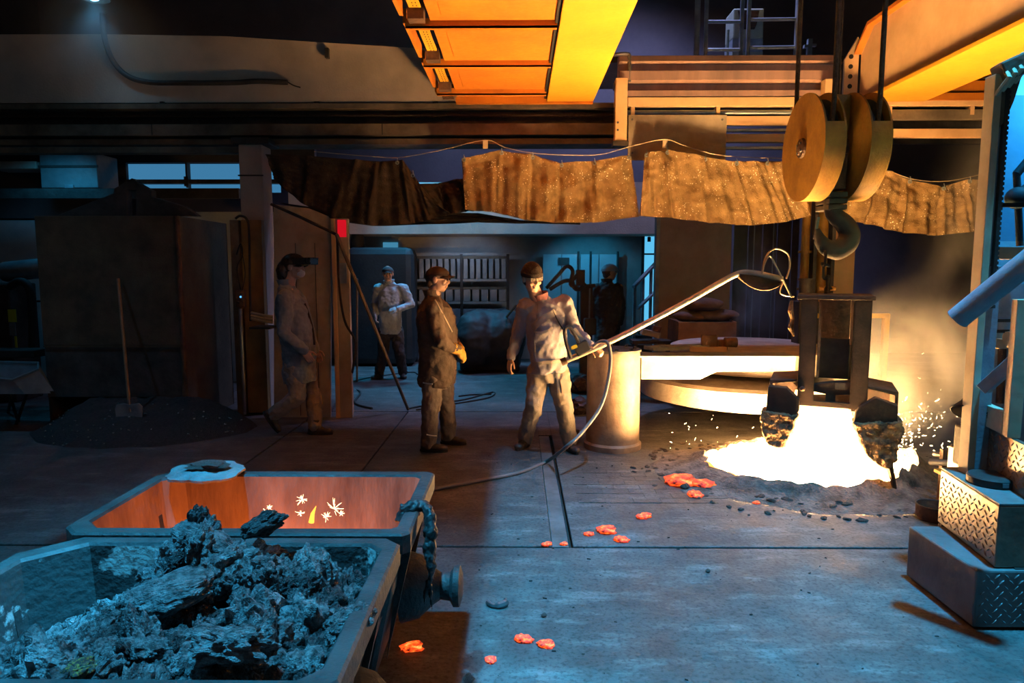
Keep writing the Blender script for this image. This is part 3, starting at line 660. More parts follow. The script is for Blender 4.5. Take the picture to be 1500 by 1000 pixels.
# gas hose from the lance handle down to the floor
hz = [at(868, 508, 5.94), at(880, 500, 5.93), at(891, 504, 5.9), at(894, 535, 5.86), at(882, 590, 5.75), at(855, 630, 5.6), at(830, 654, 5.5), fl(800, 676, .02), fl(760, 692, .016), fl(700, 704, .016), fl(640, 715, .016), fl(600, 718, .016)]
MB().tube(cat_rom(hz, 6), .016, 10).thing('gas_hose', mat('grey_hose', (.20, .17, .16), (.12, .1, .1), .45), 'thin gas hose looping from the lance handle down across the floor', 'hose', smooth=True)
# glittering chain of slag on bucket's left corner
MB().tube([at(1160, 440, 5.62), at(1158, 455, 5.6), at(1161, 468, 5.6), at(1158, 480, 5.6), at(1163, 492, 5.6)], [.012, .022, .016, .024, .006], 7).thing('slag_string', lip_m, 'knobbly string of slag dangling at the bucket top corner', 'slag')
# ------------------------------------------------------------------ things on the floor near the mouth
ember_m = bpy.data.materials.new('hot_slag'); ember_m.use_nodes = True
nt = ember_m.node_tree; b_ = nt.nodes['Principled BSDF']; b_.inputs['Base Color'].default_value = (.05, .03, .03, 1); b_.inputs['Roughness'].default_value = .8
no = nt.nodes.new('ShaderNodeTexNoise'); no.inputs['Scale'].default_value = 1.9; no.inputs['Detail'].default_value = 5; tc = nt.nodes.new('ShaderNodeTexCoord'); nt.links.new(tc.outputs['Object'], no.inputs['Vector'])
ra = nt.nodes.new('ShaderNodeValToRGB'); ra.color_ramp.elements[0].position = .52; ra.color_ramp.elements[0].color = (0, 0, 0, 1); ra.color_ramp.elements[1].position = .98; ra.color_ramp.elements[1].color = (1, .5, .12, 1)
e2 = ra.color_ramp.elements.new(.62); e2.color = (.55, .03, .006, 1); e3 = ra.color_ramp.elements.new(.80); e3.color = (1, .13, .014, 1)
gr_ = nt.nodes.new('ShaderNodeTexGradient'); gr_.gradient_type = 'SPHERICAL'; mg = nt.nodes.new('ShaderNodeMapping'); mg.inputs['Scale'].default_value = (.62, .62, .45); nt.links.new(tc.outputs['Object'], mg.inputs['Vector']); nt.links.new(mg.outputs[0], gr_.inputs['Vector'])
ad = nt.nodes.new('ShaderNodeMath'); ad.operation = 'MULTIPLY_ADD'; ad.inputs[1].default_value = .55; nt.links.new(gr_.outputs['Fac'], ad.inputs[0]); nt.links.new(no.outputs['Fac'], ad.inputs[2])
nt.links.new(ad.outputs[0], ra.inputs['Fac']); nt.links.new(ra.outputs['Color'], b_.inputs['Emission Color']); b_.inputs['Emission Strength'].default_value = 1.5
em = []
for s in range(5):
    m = rock_mesh('hot_slag', 20+s, 3, .42, 1.3); m.materials.append(ember_m); em.append(m); m.polygons.foreach_set('use_smooth', [True]*len(m.polygons))
for i, (px, py, w, dp, lab) in enumerate(((997, 709, 46, 1.0, 'long glowing ring-shaped slag splash left of the furnace mouth'), (1032, 713, 40, .9, 'crusted orange slag splash closest to the furnace mouth'), (1018, 726, 24, 1.2, 'round glowing slag lump below the two long splashes'),
      (1108, 737, 12, 1.0, 'tiny yellow-hot slag drop in front of the furnace mouth'), (943, 758, 24, .8, 'lone orange slag drop between hose and furnace mouth'), (889, 779, 30, .9, 'pointed orange slag splash above the floor joint'),
      (863, 783, 16, .9, 'small yellow-hot slag bead beside the pointed splash'), (910, 792, 24, .8, 'dark-edged orange slag drop just above the floor joint'), (826, 797, 12, 1.0, 'yellow-hot slag bead on the steel floor strip'),
      (801, 798, 16, .8, 'small glowing slag bead left of the steel floor strip'), (604, 951, 36, .7, 'flat red-orange slag splash beside the near bin'), (719, 967, 18, 1.3, 'dark-crusted ember at the shadow edge on the floor'),
      (767, 938, 30, .7, 'pale glowing slag splash, left of a joined pair'), (800, 945, 28, .9, 'brightest slag splash, right of a joined pair'))):
    p = fl(px, py); s = w*p.y/1000/2
    o = bpy.data.objects.new('slag_splash', em[i % 5]); COL.objects.link(o); o.location = (p.x, p.y, s*.22); o.scale = (s*.95, s*dp*.8, s*.38); o.rotation_euler = (0, 0, random.uniform(-.4, .4)); tag(o, lab, 'hot slag', 'glowing slag splashes on the floor')
p = fl(728, 887); MB().tube(cat_rom([p+V(-.05, .01, .016), p+V(-.02, -.02, .012), p+V(.02, -.02, .014), p+V(.045, .0, .018), p+V(.04, .035, .02)], 5), [.012]*8+[.018]*8+[.008]*5, 7).thing('scrap_curl', steel, 'curled strip of dark metal scrap on the blue-lit floor', 'scrap', smooth=True)
for px, py, w, lab in ((797, 903, 9, 'small black pebble right of the scrap curl'), (1037, 838, 8, 'black pebble on the open floor before the step'), (1003, 716, 14, 'dark clinker lump beside the glowing splashes'), (686, 1000, 20, 'dark clinker lump at the bottom edge beside the bin')):
    p = fl(px, py); s = w*p.y/1000/2; o = bpy.data.objects.new('clinker', cr[1]); COL.objects.link(o); o.location = (p.x, p.y, s*.5); o.scale = (s, s*.9, s*.7); tag(o, lab, 'clinker')
# sparks flying right of the bucket
sp_m = glow('spark', (1.0, .66, .34), 40.0); random.seed(11); mb = MB()
for i in range(520):
    c = V(3.05, 5.9, .12); d = V(random.gauss(.25, .34), random.gauss(.1, .30), abs(random.gauss(.16, .26))); p = c+d*random.uniform(.2, 1.0)
    if p.z < .02: continue
    q = p+V(random.gauss(0, 1), random.gauss(0, .6), random.gauss(0, 1)).normalized()*random.uniform(.006, .035); s = random.uniform(.0006, .0019)
    mb.tube([p, q], [s, s*.4], 4)
mb.thing('sparks', sp_m, 'burst of white sparks flying right of the bucket jaw', 'sparks', kind='stuff')
mb = MB()
for i in range(26):
    p = V(random.uniform(1.3, 2.0), random.uniform(5.5, 6.2), random.uniform(.03, .42)); s = random.uniform(.0006, .0013); mb.tube([p, p+V(random.gauss(0, .01), 0, random.gauss(0, .01))], s, 4)
mb.thing('sparks', sp_m, 'scattered fine sparks under the swung-aside lid', 'sparks', kind='stuff')
# ------------------------------------------------------------------ slag bins in the foreground
binm = mat('bin_cast_iron', (.075, .088, .088), (.03, .034, .035), .62, .25, scale=5, bump=.35, bscale=40)
binpaint = mat('bin_flaking_paint', (.055, .065, .065), (.52, .57, .55), .7, .1, scale=5.0, bump=.4, bscale=35, lo=.42, hi=.455)
def bin_ring(x0, x1, y0, y1, ch, z):
    pts = [(x0+ch, y0), (x1-ch*.35, y0), (x1, y0+ch*.35), (x1, y1-ch*.35), (x1-ch*.35, y1), (x0+ch, y1), (x0, y1-ch), (x0, y0+ch)]
    out = []
    for k in range(8):
        a, b = V(*pts[k], z), V(*pts[(k+1) % 8], z)
        for j in range(4): out.append(a.lerp(b, j/4))
    return out
def slag_bin(x0, x1, y0, y1, H, label, ch=.14, rimw=.06, inner=None):
    t = thing('slag_bin', label, 'bin', ((x0+x1)/2, (y0+y1)/2, 0), 'cast iron slag bins')
    tp = .17
    R = bin_ring
    # cast body: outer wall up, lip, inner wall down
    MB().rings([R(x0+tp, x1-tp, y0+tp*.6, y1-tp*.6, ch*.6, .10), R(x0+.05, x1-.05, y0+.04, y1-.04, ch, H-.09), R(x0, x1, y0, y1, ch, H-.075), R(x0, x1, y0, y1, ch, H-.008), R(x0+.008, x1-.008, y0+.008, y1-.008, ch, H),
                R(x0+rimw-.008, x1-rimw+.008, y0+rimw-.008, y1-rimw+.008, ch, H), R(x0+rimw, x1-rimw, y0+rimw, y1-rimw, ch, H-.01)], True, False).part('rim_and_shell', binm, t, smooth=True, ang=25)
    MB().rings([R(x0+rimw, x1-rimw, y0+rimw, y1-rimw, ch, H-.01), R(x0+rimw+.03, x1-rimw-.03, y0+rimw+.02, y1-rimw-.02, ch, H-.3), R(x0+tp+.06, x1-tp-.06, y0+tp*.6+.06, y1-tp*.6-.06, ch*.6, .16)], False, True).part('inner_wall', inner or binpaint, t)
    xm = (y0+y1)/2+.02
    for sx, X in ((1, x1), (-1, x0)):
        MB().lathe([(0, 0), (.15, 0), (.13, .07), (.075, .13), (.055, .16), (.06, .20), (.085, .215), (.085, .24), (.055, .25), (0, .25)], (X-sx*.095, xm, .36), (sx, 0, 0), 28).part('trunnion', binm, t, smooth=True)
        for q in (-.18, .18): MB().prism([(X-sx*.135, .14), (X-sx*.03, .60), (X-sx*.075, .60)], xm+q-.015, xm+q+.015).part('web_rib', binm, t)
    for fx in (x0+.3, x1-.3): MB().box(fx-.06, fx+.06, y0+.12, y1-.12, 0, .10).part('skid', binm, t, bevel=.01)
    return t
hotwall = mat('scorched_bin_wall', (.40, .27, .18), (.17, .11, .08), .75, .1, scale=3, stretch=(2, 2, .5), bump=.25)
nb = slag_bin(-1.70, -.415, 1.44, 2.345, .75, 'dark bin heaped with blue-lit slag lumps in the foreground')
rb = slag_bin(-1.69, -.395, 2.375, 3.15, .75, 'empty-looking bin glowing orange inside behind the heaped bin', ch=.07, inner=hotwall)
# hot residue inside the rear bin
ember2 = glow('hot_residue', (1.0, .21, .014), 17.0)
hr = []
for k in range(28):
    a = 2*math.pi*k/28; q = 1+.12*noise.noise(V(math.cos(a)*2, math.sin(a)*2, 4)); hr.append((-1.06+.36*q*math.cos(a), 2.73+.17*q*math.sin(a)))
MB().rings([[V(x, y, .165) for x, y in hr], [V(-1.06+(x+1.06)*.8, 2.73+(y-2.73)*.8, .21) for x, y in hr], [V(-1.06+(x+1.06)*.2, 2.73+(y-2.73)*.2, .23) for x, y in hr]]).thing('hot_residue', ember2, 'glowing orange slag residue lying in the rear bin', 'hot slag', smooth=True)
# starburst sparks leaping inside the rear bin
random.seed(3); mb = MB()
for px, py, w in ((391, 752, 20), (443, 731, 18), (440, 752, 14), (489, 745, 26), (478, 757, 16), (500, 752, 8), (395, 742, 8)):
    c = at(px, py, 2.78); s = w*2.78/1000/2
    for k in range(16):
        d = V(random.gauss(0, 1), random.gauss(0, .4), random.gauss(.25, 1)).normalized()*s*random.uniform(.5, 1.3); mb.tube([c+d*random.uniform(0, .45), c+d], [.0010, .0005], 4)
mb.thing('sparks', glow('bin_spark', (1.0, .66, .36), 6.0), 'little starburst sparks leaping inside the rear bin', 'sparks', kind='stuff')
MB().tube([at(456, 765, 2.78), at(458, 752, 2.78), at(463, 741, 2.78)], [.012, .008, .001], 7).thing('flame_tongue', glow('small_flame', (1.0, .36, .04), 3.0), 'small orange flame tongue licking up in the rear bin', 'flame', smooth=True)
# skull plate across the rear rim
rim = fl(303, 690, .77); pts = []
for k in range(40):
    a = 2*math.pi*k/40; q = 1+.16*noise.noise(V(math.cos(a)*2.4, math.sin(a)*2.4, 9))+.08*noise.noise(V(math.cos(a)*7, math.sin(a)*7, 3)); pts.append((.175*q*math.cos(a), .12*q*math.sin(a)))
def skull(f, z): return [V(rim.x+x*f, rim.y+.0+y*f, .765+z+(-y*f)*-.10+.008*noise.noise(V(x*20*f, y*20*f, z*30))) for x, y in pts]
plate_m = mat('blue_skull_slag', (.27, .29, .30), (.15, .155, .16), .6, .2, scale=9, bump=.6, bscale=50)
sk = thing('slag_skull', 'flat grey slag skull lying across the back rim of the rear bin', 'slag', (rim.x, rim.y, .755))
MB().rings([skull(.9, -.008), skull(1.0, -.002), skull(1.0, .008), skull(.86, .014), skull(.5, .018), skull(.25, .03), skull(.06, .036)]).part('plate', plate_m, sk, smooth=True)
m_ = rock_mesh('crust_lump', 77, 3, .5, 1.6); m_.materials.append(crust_m)
o = bpy.data.objects.new('crust_lump', m_); COL.objects.link(o); o.parent = sk; o.location = (.0, .0, .045); o.scale = (.085, .055, .016)
# frozen drip over the rear bin's right rim
dr = thing('slag_drip', 'frozen black slag drip hanging over the right rim of the rear bin', 'slag', (-.40, 2.55, .2))
mb = MB()
r0 = fl(600, 742, .76); mb.tube(cat_rom([at(586, 765, 2.60), at(593, 747, 2.62), at(606, 739, 2.64), at(622, 741, 2.64), at(629, 756, 2.60), at(627, 785, 2.56)], 4), .022, 8)
mb.tube(cat_rom([at(629, 745, 2.60), at(632, 775, 2.56), at(629, 805, 2.54), at(632, 830, 2.52), at(630, 858, 2.52), at(633, 893, 2.52)], 5), [.014, .015, .02, .021, .018, .024, .026, .022, .024, .028, .026, .023, .024, .021, .017, .02, .016, .013, .012, .009, .009, .008, .006, .005, .004, .002], 9)
mb.tube([at(628, 850, 2.52), at(623, 872, 2.52), at(622, 886, 2.52)], [.012, .008, .002], 7)
for k in range(16):
    p = at(random.uniform(588, 634), random.uniform(738, 760), 2.62); mb.ball(p, random.uniform(.008, .02), nu=8, nv=6)
me = fuse(mb, .005, 1, [(.02, .016, 'CLOUDS'), (.008, .006, 'CLOUDS')]); mesh_part(me, 'frozen_drip', mat('black_slag', (.06, .065, .065), (.015, .016, .016), .5, .2, scale=14, bump=.5), dr)

# ------------------------------------------------------------------ heap of slag lumps in the near bin
slagA = mat('slag_lump', (.36, .38, .38), (.05, .053, .055), .42, .25, scale=2.4, bump=1.0, bscale=11, lo=.38, hi=.66, detail=9)
slagB = mat('slag_lump_dark', (.16, .165, .165), (.02, .021, .022), .4, .3, scale=2.6, bump=1.0, bscale=9, lo=.38, hi=.68, detail=9)
slagC = mat('slag_lump_pale', (.50, .52, .52), (.10, .105, .105), .38, .3, scale=2.8, bump=1.0, bscale=14, lo=.38, hi=.66, detail=9)
def heap(x, y):
    E = lambda cx, sx, cy, sy: math.exp(-(((x-cx)/sx)**2+((y-cy)/sy)**2))
    g_ = .575+.20*E(-1.06, .15, 2.13, .13)+.19*E(-.80, .27, 2.06, .22)+.13*E(-1.0, .55, 1.66, .22)+.05*E(-1.1, .2, 1.9, .12)
    return g_-.12*max(0, (-x-1.25))/.3*(.5+.9*max(0, y-1.7))
def hfn(u, v):
    x = -1.635+u*1.155; y = 1.50+v*.785; return (x, y, heap(x, y)-.10+.035*noise.fractal(V(x*9, y*9, 1), .9, 2, 4))
sheet_v = [[hfn(i/70, j/44) for i in range(71)] for j in range(45)]
vs = [p for r in sheet_v for p in r]+[(p[0]*.86-.15, p[1]*.86+.26, .20) for r in sheet_v for p in r]
fs = [(j*71+i, j*71+i+1, (j+1)*71+i+1, (j+1)*71+i) for j in range(44) for i in range(70)]; Nn = 71*45
edge = list(range(71))+[j*71+70 for j in range(1, 45)]+[44*71+i for i in range(69, -1, -1)]+[j*71 for j in range(43, 0, -1)]
fs += [(edge[k], Nn+edge[k], Nn+edge[(k+1) % len(edge)], edge[(k+1) % len(edge)]) for k in range(len(edge))]
MB().add(vs, fs).thing('slag_fines', slagB, 'dark slag fines filling the gaps under the heaped lumps', 'slag', kind='stuff', smooth=True, ang=60)
var = []
for s in range(12):
    m = rock_mesh('slag_lump', 100+s*3, 4, .50, 1.0+.12*(s % 4), 1.0, .9); m.materials.append((slagA, slagB, slagC, slagA)[s % 4]); m.polygons.foreach_set('use_smooth', [True]*len(m.polygons))
    try: m.set_sharp_from_angle(angle=math.radians(38))
    except Exception: pass
    var.append(m)
random.seed(21); n_ = 0; placed = []
for tries in range(6000):
    if n_ >= 290: break
    x = random.uniform(-1.60, -.50); y = random.uniform(1.54, 2.25)
    if n_ < 34: s = random.uniform(.060, .095)
    elif n_ < 130: s = random.uniform(.034, .058)
    else: s = random.uniform(.016, .032)
    if x < -1.48 or x > -.56: s = min(s, .045)
    if any((x-a)**2+(y-b)**2 < ((s+c)*.50)**2 for a, b, c in placed): continue
    if -1.25 < x < -.86 and 1.76 < y < 2.0 and s > .03: continue
    placed.append((x, y, s)); o = bpy.data.objects.new('slag_lump', var[random.randrange(12)]); COL.objects.link(o)
    o.location = (x, y, heap(x, y)-.02-(.02 if s > .05 else -.012)+random.uniform(-.015, .02)); o.scale = (s*random.uniform(.9, 1.35), s*random.uniform(.8, 1.2), s*random.uniform(.7, 1.05))
    o.rotation_euler = tuple(random.uniform(0, 6.28) for _ in range(3))
    tag(o, 'rough blue-lit slag lump in the heap filling the near bin', 'slag lump', 'slag lumps heaped in the near bin'); n_ += 1
# the broad flat slab, the spire on top, a yellow-stained lump
def slab_rock(px, py, Y, sc, rot, lab, m, seed, f=1.2, amp=.3):
    me = rock_mesh('slag_lump', seed, 5, amp, f, 1.0, .6); me.materials.append(m); me.polygons.foreach_set('use_smooth', [True]*len(me.polygons))
    try: me.set_sharp_from_angle(angle=math.radians(38))
    except Exception: pass
    o = bpy.data.objects.new('slag_slab' if sc[2] < .06 else 'slag_spire', me); COL.objects.link(o); o.location = at(px, py, Y); o.scale = sc; o.rotation_euler = rot
    tag(o, lab, 'slag lump', None); return o
slab_rock(252, 866, 1.86, (.11, .075, .04), (.32, -.16, .25), 'broad flat-topped slag slab in the middle of the near heap', slagA, 301, .8, .28)
slab_rock(300, 790, 2.10, (.12, .055, .03), (.25, .32, -.25), 'long pale slag shard sloping below the heap peak', slagA, 305, 1.0, .25)
slab_rock(290, 775, 2.16, (.042, .04, .075), (.1, .15, .4), 'knobbly slag spire standing at the peak of the heap', slagB, 311, 1.5, .5)
slab_rock(385, 768, 2.18, (.075, .04, .032), (.2, -.35, .4), 'dark blade-shaped slag lump right of the spire', slagB, 316, 1.3, .4)
slab_rock(510, 915, 1.82, (.075, .06, .04), (.3, -.4, .5), 'pale split slag lump near the right wall of the bin', slagA, 321, 1.2, .45)
slab_rock(340, 945, 1.62, (.10, .05, .045), (.2, .1, .1), 'glittering pale slag lump at the front of the heap', slagC, 333, 1.8, .5)
ys = mat('sulphur_stained_slag', (.5, .33, .05), (.08, .08, .07), .7, 0, scale=5, bump=.6, lo=.5, hi=.62)
slab_rock(120, 980, 1.58, (.04, .03, .025), (.2, .1, .9), 'small yellow-stained slag lump at the front left', ys, 341, 1.5, .4)
# ------------------------------------------------------------------ step, platform and control booth at the right
def tread(mb, o, ux, uz, W, H, nrm, sp=.045, clip=None):
    o, ux, uz, nrm = Vector(o), Vector(ux), Vector(uz), Vector(nrm); i = 0; r = 0; z = sp*.5
    while z < H-.012:
        x = sp*.5+(r % 2)*sp*.5; k = 0
        while x < W-.014:
            s = 1 if (r+k) % 2 == 0 else -1
            d = (ux+uz*s*.9).normalized(); c = o+ux*x+uz*z; e = d.cross(nrm).normalized()
            a, b = c-d*.017, c+d*.017; hw = .0052
            n0 = len(mb.v); mb.v += [a, c+e*hw, b, c-e*hw, c+nrm*.0042+d*.007, c+nrm*.0042-d*.007]
            mb.f += [(n0, n0+1, n0+5), (n0+1, n0+4, n0+5), (n0+1, n0+2, n0+4), (n0+2, n0+3, n0+4), (n0+3, n0+5, n0+4), (n0+3, n0, n0+5)]
            x += sp; k += 1
        z += sp*.62; r += 1
    return mb
ctop = mat('step_top', (.19, .19, .19), (.11, .11, .11), .6, .2, scale=3, bump=.2)
plate = mat('tread_plate', (.28, .22, .16), (.14, .11, .085), .42, .55, scale=6, bump=.12)
st = thing('step_block', 'low grey tread-plate step on the floor at the right', 'step', (2.5, 3.37, 0))
X0, X1, Y0, Y1, ZH = 2.155, 2.95, 3.10, 3.665, .295
MB().box(X0, X1, Y0, Y1, .012, ZH).part('body', ctop, st, bevel=.01)
MB().box(X0+.02, X1, Y0+.02, Y1-.02, 0, .012).part('base_frame', rust, st)
tread(MB(), (X1, Y0, .02), (-1, 0, 0), (0, 0, 1), X1-X0, .265, (0, -1, 0)).part('tread_pattern', ctop, st, kind='stuff')
pf = thing('booth_platform', 'raised tread-plate platform in front of the control booth', 'platform', (2.8, 4.0, .3))
PX = 2.32
PE = [(2.345, 3.72), (2.25, 3.12), (3.6, 3.12), (3.6, 3.72)]; PD = V(-.095, -.6, 0).normalized(); PN = V(-.6, .095, 0).normalized()
MB().prism(PE, .30, .60, 'XY').part('body', plate, pf, bevel=.006)
MB().box(2.75, 3.8, 3.72, 4.3, .0, .58).part('body', plate, pf)
tread(MB(), (2.345, 3.72, .31), PD, (0, 0, 1), .6, .27, PN).part('tread_pattern', plate, pf, kind='stuff')
MB().prism(PE, .60, .612, 'XY').part('top_sheet', ctop, pf, bevel=.003)
for q in (3.14, 3.70): MB().box(PX+.02, PX+.08, q-.03, q, .0 if q > 3.667 else .296, .30).part('foot', soot, pf)
pk = fl(1452, 708, .612)
t = thing('lid_puck', 'black round puck lying on the booth platform', 'puck', (pk.x, pk.y, .612))
MB().lathe([(0, .612), (.105, .612), (.11, .62), (.11, .65), (.102, .658), (0, .658)], (pk.x, pk.y, 0), n=32).part('disc', black, t, smooth=True)
MB().box(pk.x-.02, pk.x+.01, pk.y-.112, pk.y-.108, .625, .645).part('white_mark', gold, t)
# booth
B = thing('control_booth', 'steel-framed control booth with blue-lit glass and orange-edged post', 'booth', (2.8, 4.2, .6))
pa, pb = at(1424, 725, 3.60), at(1474, 104, 3.60)
px = 2.44
MB().box(px-.042, px-.004, 3.58, 3.66, .45, 2.68).part('post_edge', cream, B, bevel=.003)
MB().box(px-.004, px+.075, 3.60, 3.68, .612, 1.72).part('post', bluepaint, B, bevel=.004)
MB().box(px-.004, px+.018, 3.60, 3.68, 1.72, 2.66).part('post', bluepaint, B, bevel=.004)
mb = MB()
for k in range(44): z = .60+k*.0252; mb.box(px+.036, px+.044, 3.582, 3.60, z+.9, z+.916)
MB().box(px+.018, px+.036, 3.58, 3.62, 1.5, 2.62).part('rack_strip', soot, B)
mb.part('rack_teeth', soot, B, kind='stuff')
# header with tape wrapping
MB().bar(at(1462, 110, 3.6), at(1560, 66, 3.55), .12, .10).part('header', grime, B, bevel=.01)
for k in range(4):
    a = at(1466+k*9, 118-k*6, 3.58); MB().tube([a+V(-.02, 0, -.07), a+V(0, -.06, 0), a+V(.01, 0, .07)], .012, 6).part('tape_wrap', cream, B, smooth=True)
tarp = MB().prism([(p.x, p.z) for p in (at(1461, 118, 3.62), at(1490, 112, 3.62), at(1478, 150, 3.62), at(1466, 178, 3.62), at(1456, 190, 3.62))], 3.585, 3.598)
tarp.part('torn_flap', grime, B)
# glass wall of the booth, lit blue from inside
glassblue = bpy.data.materials.new('booth_glass'); glassblue.use_nodes = True
gb_ = glassblue.node_tree.nodes['Principled BSDF']; gb_.inputs['Base Color'].default_value = (.35, .6, .75, 1); gb_.inputs['Roughness'].default_value = .18; gb_.inputs['Transmission Weight'].default_value = 1.0; gb_.inputs['IOR'].default_value = 1.02
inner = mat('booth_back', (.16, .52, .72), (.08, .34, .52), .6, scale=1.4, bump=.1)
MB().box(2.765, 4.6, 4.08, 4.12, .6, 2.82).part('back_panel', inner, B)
MB().box(px+.05, 3.6, 3.685, 3.691, 1.85, 2.6).part('glass_pane', glassblue, B)
# unseen blue fill added to brighten the booth's back panel
l = bpy.data.lights.new('booth_fill', 'POINT'); l.energy = 42; l.color = (.16, .62, 1.0); l.shadow_soft_size = .08
lo = bpy.data.objects.new('booth_fill', l); COL.objects.link(lo); lo.location = (3.25, 3.75, 2.75)
ra_, rb_ = at(1452, 370, 3.66), at(1540, 370, 3.66)
MB().box(ra_.x, 3.9, 3.66, 3.70, ra_.z-.035, ra_.z+.03).part('cross_rail', cream, B, bevel=.004)
MB().box(ra_.x, 3.9, 3.69, 3.71, ra_.z+.24, ra_.z+.262).part('cross_rail', soot, B)
for dz in (-.38, -.44): MB().box(px+.09, 3.9, 3.82, 3.84, ra_.z+dz, ra_.z+dz+.018).part('inner_rail', soot, B)
# low side panel with plank, catches the furnace light
SO, SD, SN = V(2.535, 3.70, 0), V(-.215, -.977, 0).normalized(), V(-.977, .215, 0).normalized()
MB().obox(SO+SD*.29-SN*.015+V(0, 0, .736), SD*.29, SN*.015, V(0, 0, .124)).part('side_panel', plate, B)
tread(MB(), SO+V(0, 0, .62), SD, (0, 0, 1), .57, .235, SN).part('tread_pattern', plate, B, kind='stuff')
MB().obox(SO+SD*.13-SN*.0+V(0, 0, .926), SD*.15, SN*.02, V(0, 0, .058)).part('plank', cream, B, bevel=.003)
MB().obox(SO+SD*.315-SN*.01+V(0, 0, 1.21), SD*.03, SN*.03, V(0, 0, .345)).part('inner_post', cream, B, bevel=.003)
MB().box(2.72, 3.9, 3.90, 3.92, .62, 1.62).part('dark_lining', bluepaint, B)
MB().box(2.60, 3.4, 3.45, 3.86, .615, .64).part('sill', soot, B)
mk = MB(); mx_, my_, mz_ = (SO+SD*.11+SN*.0205).x, (SO+SD*.11).y, .915
for (y0, z0, y1, z1) in ((0, .0, 0, .032), (.014, .012, -.004, .012), (.014, .012, .002, .032), (-.012, 0, -.012, .032), (-.012, 0, -.028, 0)):
    mk.bar(V(mx_, my_+y0, mz_+z0), V(mx_, my_+y1, mz_+z1), .004, .002, (1, 0, 0))
mk.part('painted_mark', black, B)
# diagonal brace in front
MB().bar(at(1440, 570, 3.55), at(1520, 498, 3.35), .05, .06).part('brace', bluepaint, B, bevel=.004)
# levers inside
for dx, lab in ((1468, 1), (1484, 2)):
    a, b = at(dx, 500, 3.9), at(dx-4, 590, 3.9); MB().tube([a, b], .022, 10).part('lever', rust, B, smooth=True)
    MB().cyl(at(dx-8, 503, 3.88), at(dx+8, 503, 3.88), .03, 12).part('lever_clamp', cream, B, smooth=True)
MB().bar(at(1444, 500, 3.85), at(1470, 504, 3.85), .04, .05).part('lever_arm', cream, B)
MB().cyl(at(1476, 497, 3.8), at(1496, 495, 3.8), .045, 16).part('lever_knob', cream, B, smooth=True)
# jointed lamp arm seen through the glass
ja = thing('jointed_arm', 'black jointed arm hanging inside the blue booth', 'arm', at(1490, 350, 3.85))
MB().tube([at(1510, 230, 3.85), at(1489, 255, 3.85)], .022, 10).part('upper_tube', black, ja, smooth=True)
MB().tube([at(1489, 253, 3.85), at(1491, 290, 3.85), at(1494, 360, 3.85)], .018, 10).part('lower_tube', black, ja, smooth=True)
MB().tube([at(1488, 284, 3.85), at(1510, 268, 3.85)], .016, 10).part('side_tube', black, ja, smooth=True)
MB().ball(at(1490, 290, 3.82), .06).part('joint_housing', black, ja, smooth=True)
MB().bar(at(1484, 284, 3.8), at(1489, 298, 3.8), .03, .02).part('clamp', rust, ja)
# inclined suction tube with glowing mouth
su = thing('inclined_tube', 'blue-grey inclined steel tube with a glowing open mouth', 'tube', at(1440, 440, 3.2))
ta, tb = at(1402, 467, 3.25), at(1560, 340, 2.95)
MB().tube([ta, tb], .052, 24, caps=False).part('tube_shell', bluepaint, su, smooth=True)
MB().tube([ta+(tb-ta)*.01, tb], .045, 24).part('tube_liner', soot, su, smooth=True)
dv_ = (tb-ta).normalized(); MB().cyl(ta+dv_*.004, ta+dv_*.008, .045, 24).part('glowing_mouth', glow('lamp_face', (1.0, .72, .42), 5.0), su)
# tongs rack and pot beside the platform
tg = thing('bar_rack', 'pair of steel bars resting on a short stand by the crust', 'bar rack', fl(1390, 700))
MB().cyl(at(1362, 676, 4.9), at(1416, 680, 4.7), .022, 10).part('bar', steel, tg, smooth=True)
MB().cyl(at(1368, 664, 5.0), at(1416, 672, 4.8), .02, 10).part('bar', steel, tg, smooth=True)
a = at(1383, 664, 4.85); MB().box(a.x-.02, a.x+.02, 4.83, 4.87, 0, a.z+.03).part('stand', rust, tg)
MB().tube([a+V(0, 0, 0), a+V(.06, .0, .06), a+V(.09, 0, .02)], .014, 8).part('hook_finger', rust, tg)
MB().bar(at(1372, 688, 4.7), at(1410, 706, 4.5), .05, .02).part('tray_edge', orange, tg)
bx_ = at(1450, 660, 3.95); q = thing('motor_box', 'dark box standing behind the booth post', 'box', (2.5, 3.75, .614))
MB().box(2.452, 2.55, 3.70, 3.80, .614, .84).part('case', soot, q, bevel=.012)
for k in range(4): MB().box(2.465+k*.022, 2.47+k*.022, 3.692, 3.70, .64, .82).part('fin', black, q)
hn = at(1417, 597, 3.70); MB().lathe([(0, .10), (.03, .09), (.04, .03), (.075, -.03), (.07, -.035), (.03, .02), (0, .02)], hn, (.4, .3, .6), 20).part('signal_horn', black, B, smooth=True)
pc = fl(1382, 768); pt = thing('rusty_pot', 'low rusty pot on the floor beside the step', 'pot', (pc.x, pc.y+.1, 0))
MB().lathe([(0, 0), (.10, 0), (.115, .02), (.118, .10), (.108, .10), (.10, .03), (0, .025)], (pc.x, pc.y+.1, 0), n=32).part('bowl', rust, pt, smooth=True)
MB().tube(link(V(pc.x, pc.y+.1, .1), 0, .113, 0, True)[:0] or [V(pc.x+.113*math.cos(k*math.pi/16), pc.y+.1+.113*math.sin(k*math.pi/16), .1) for k in range(33)], .006, 6).part('rolled_rim', soot, pt, smooth=True)
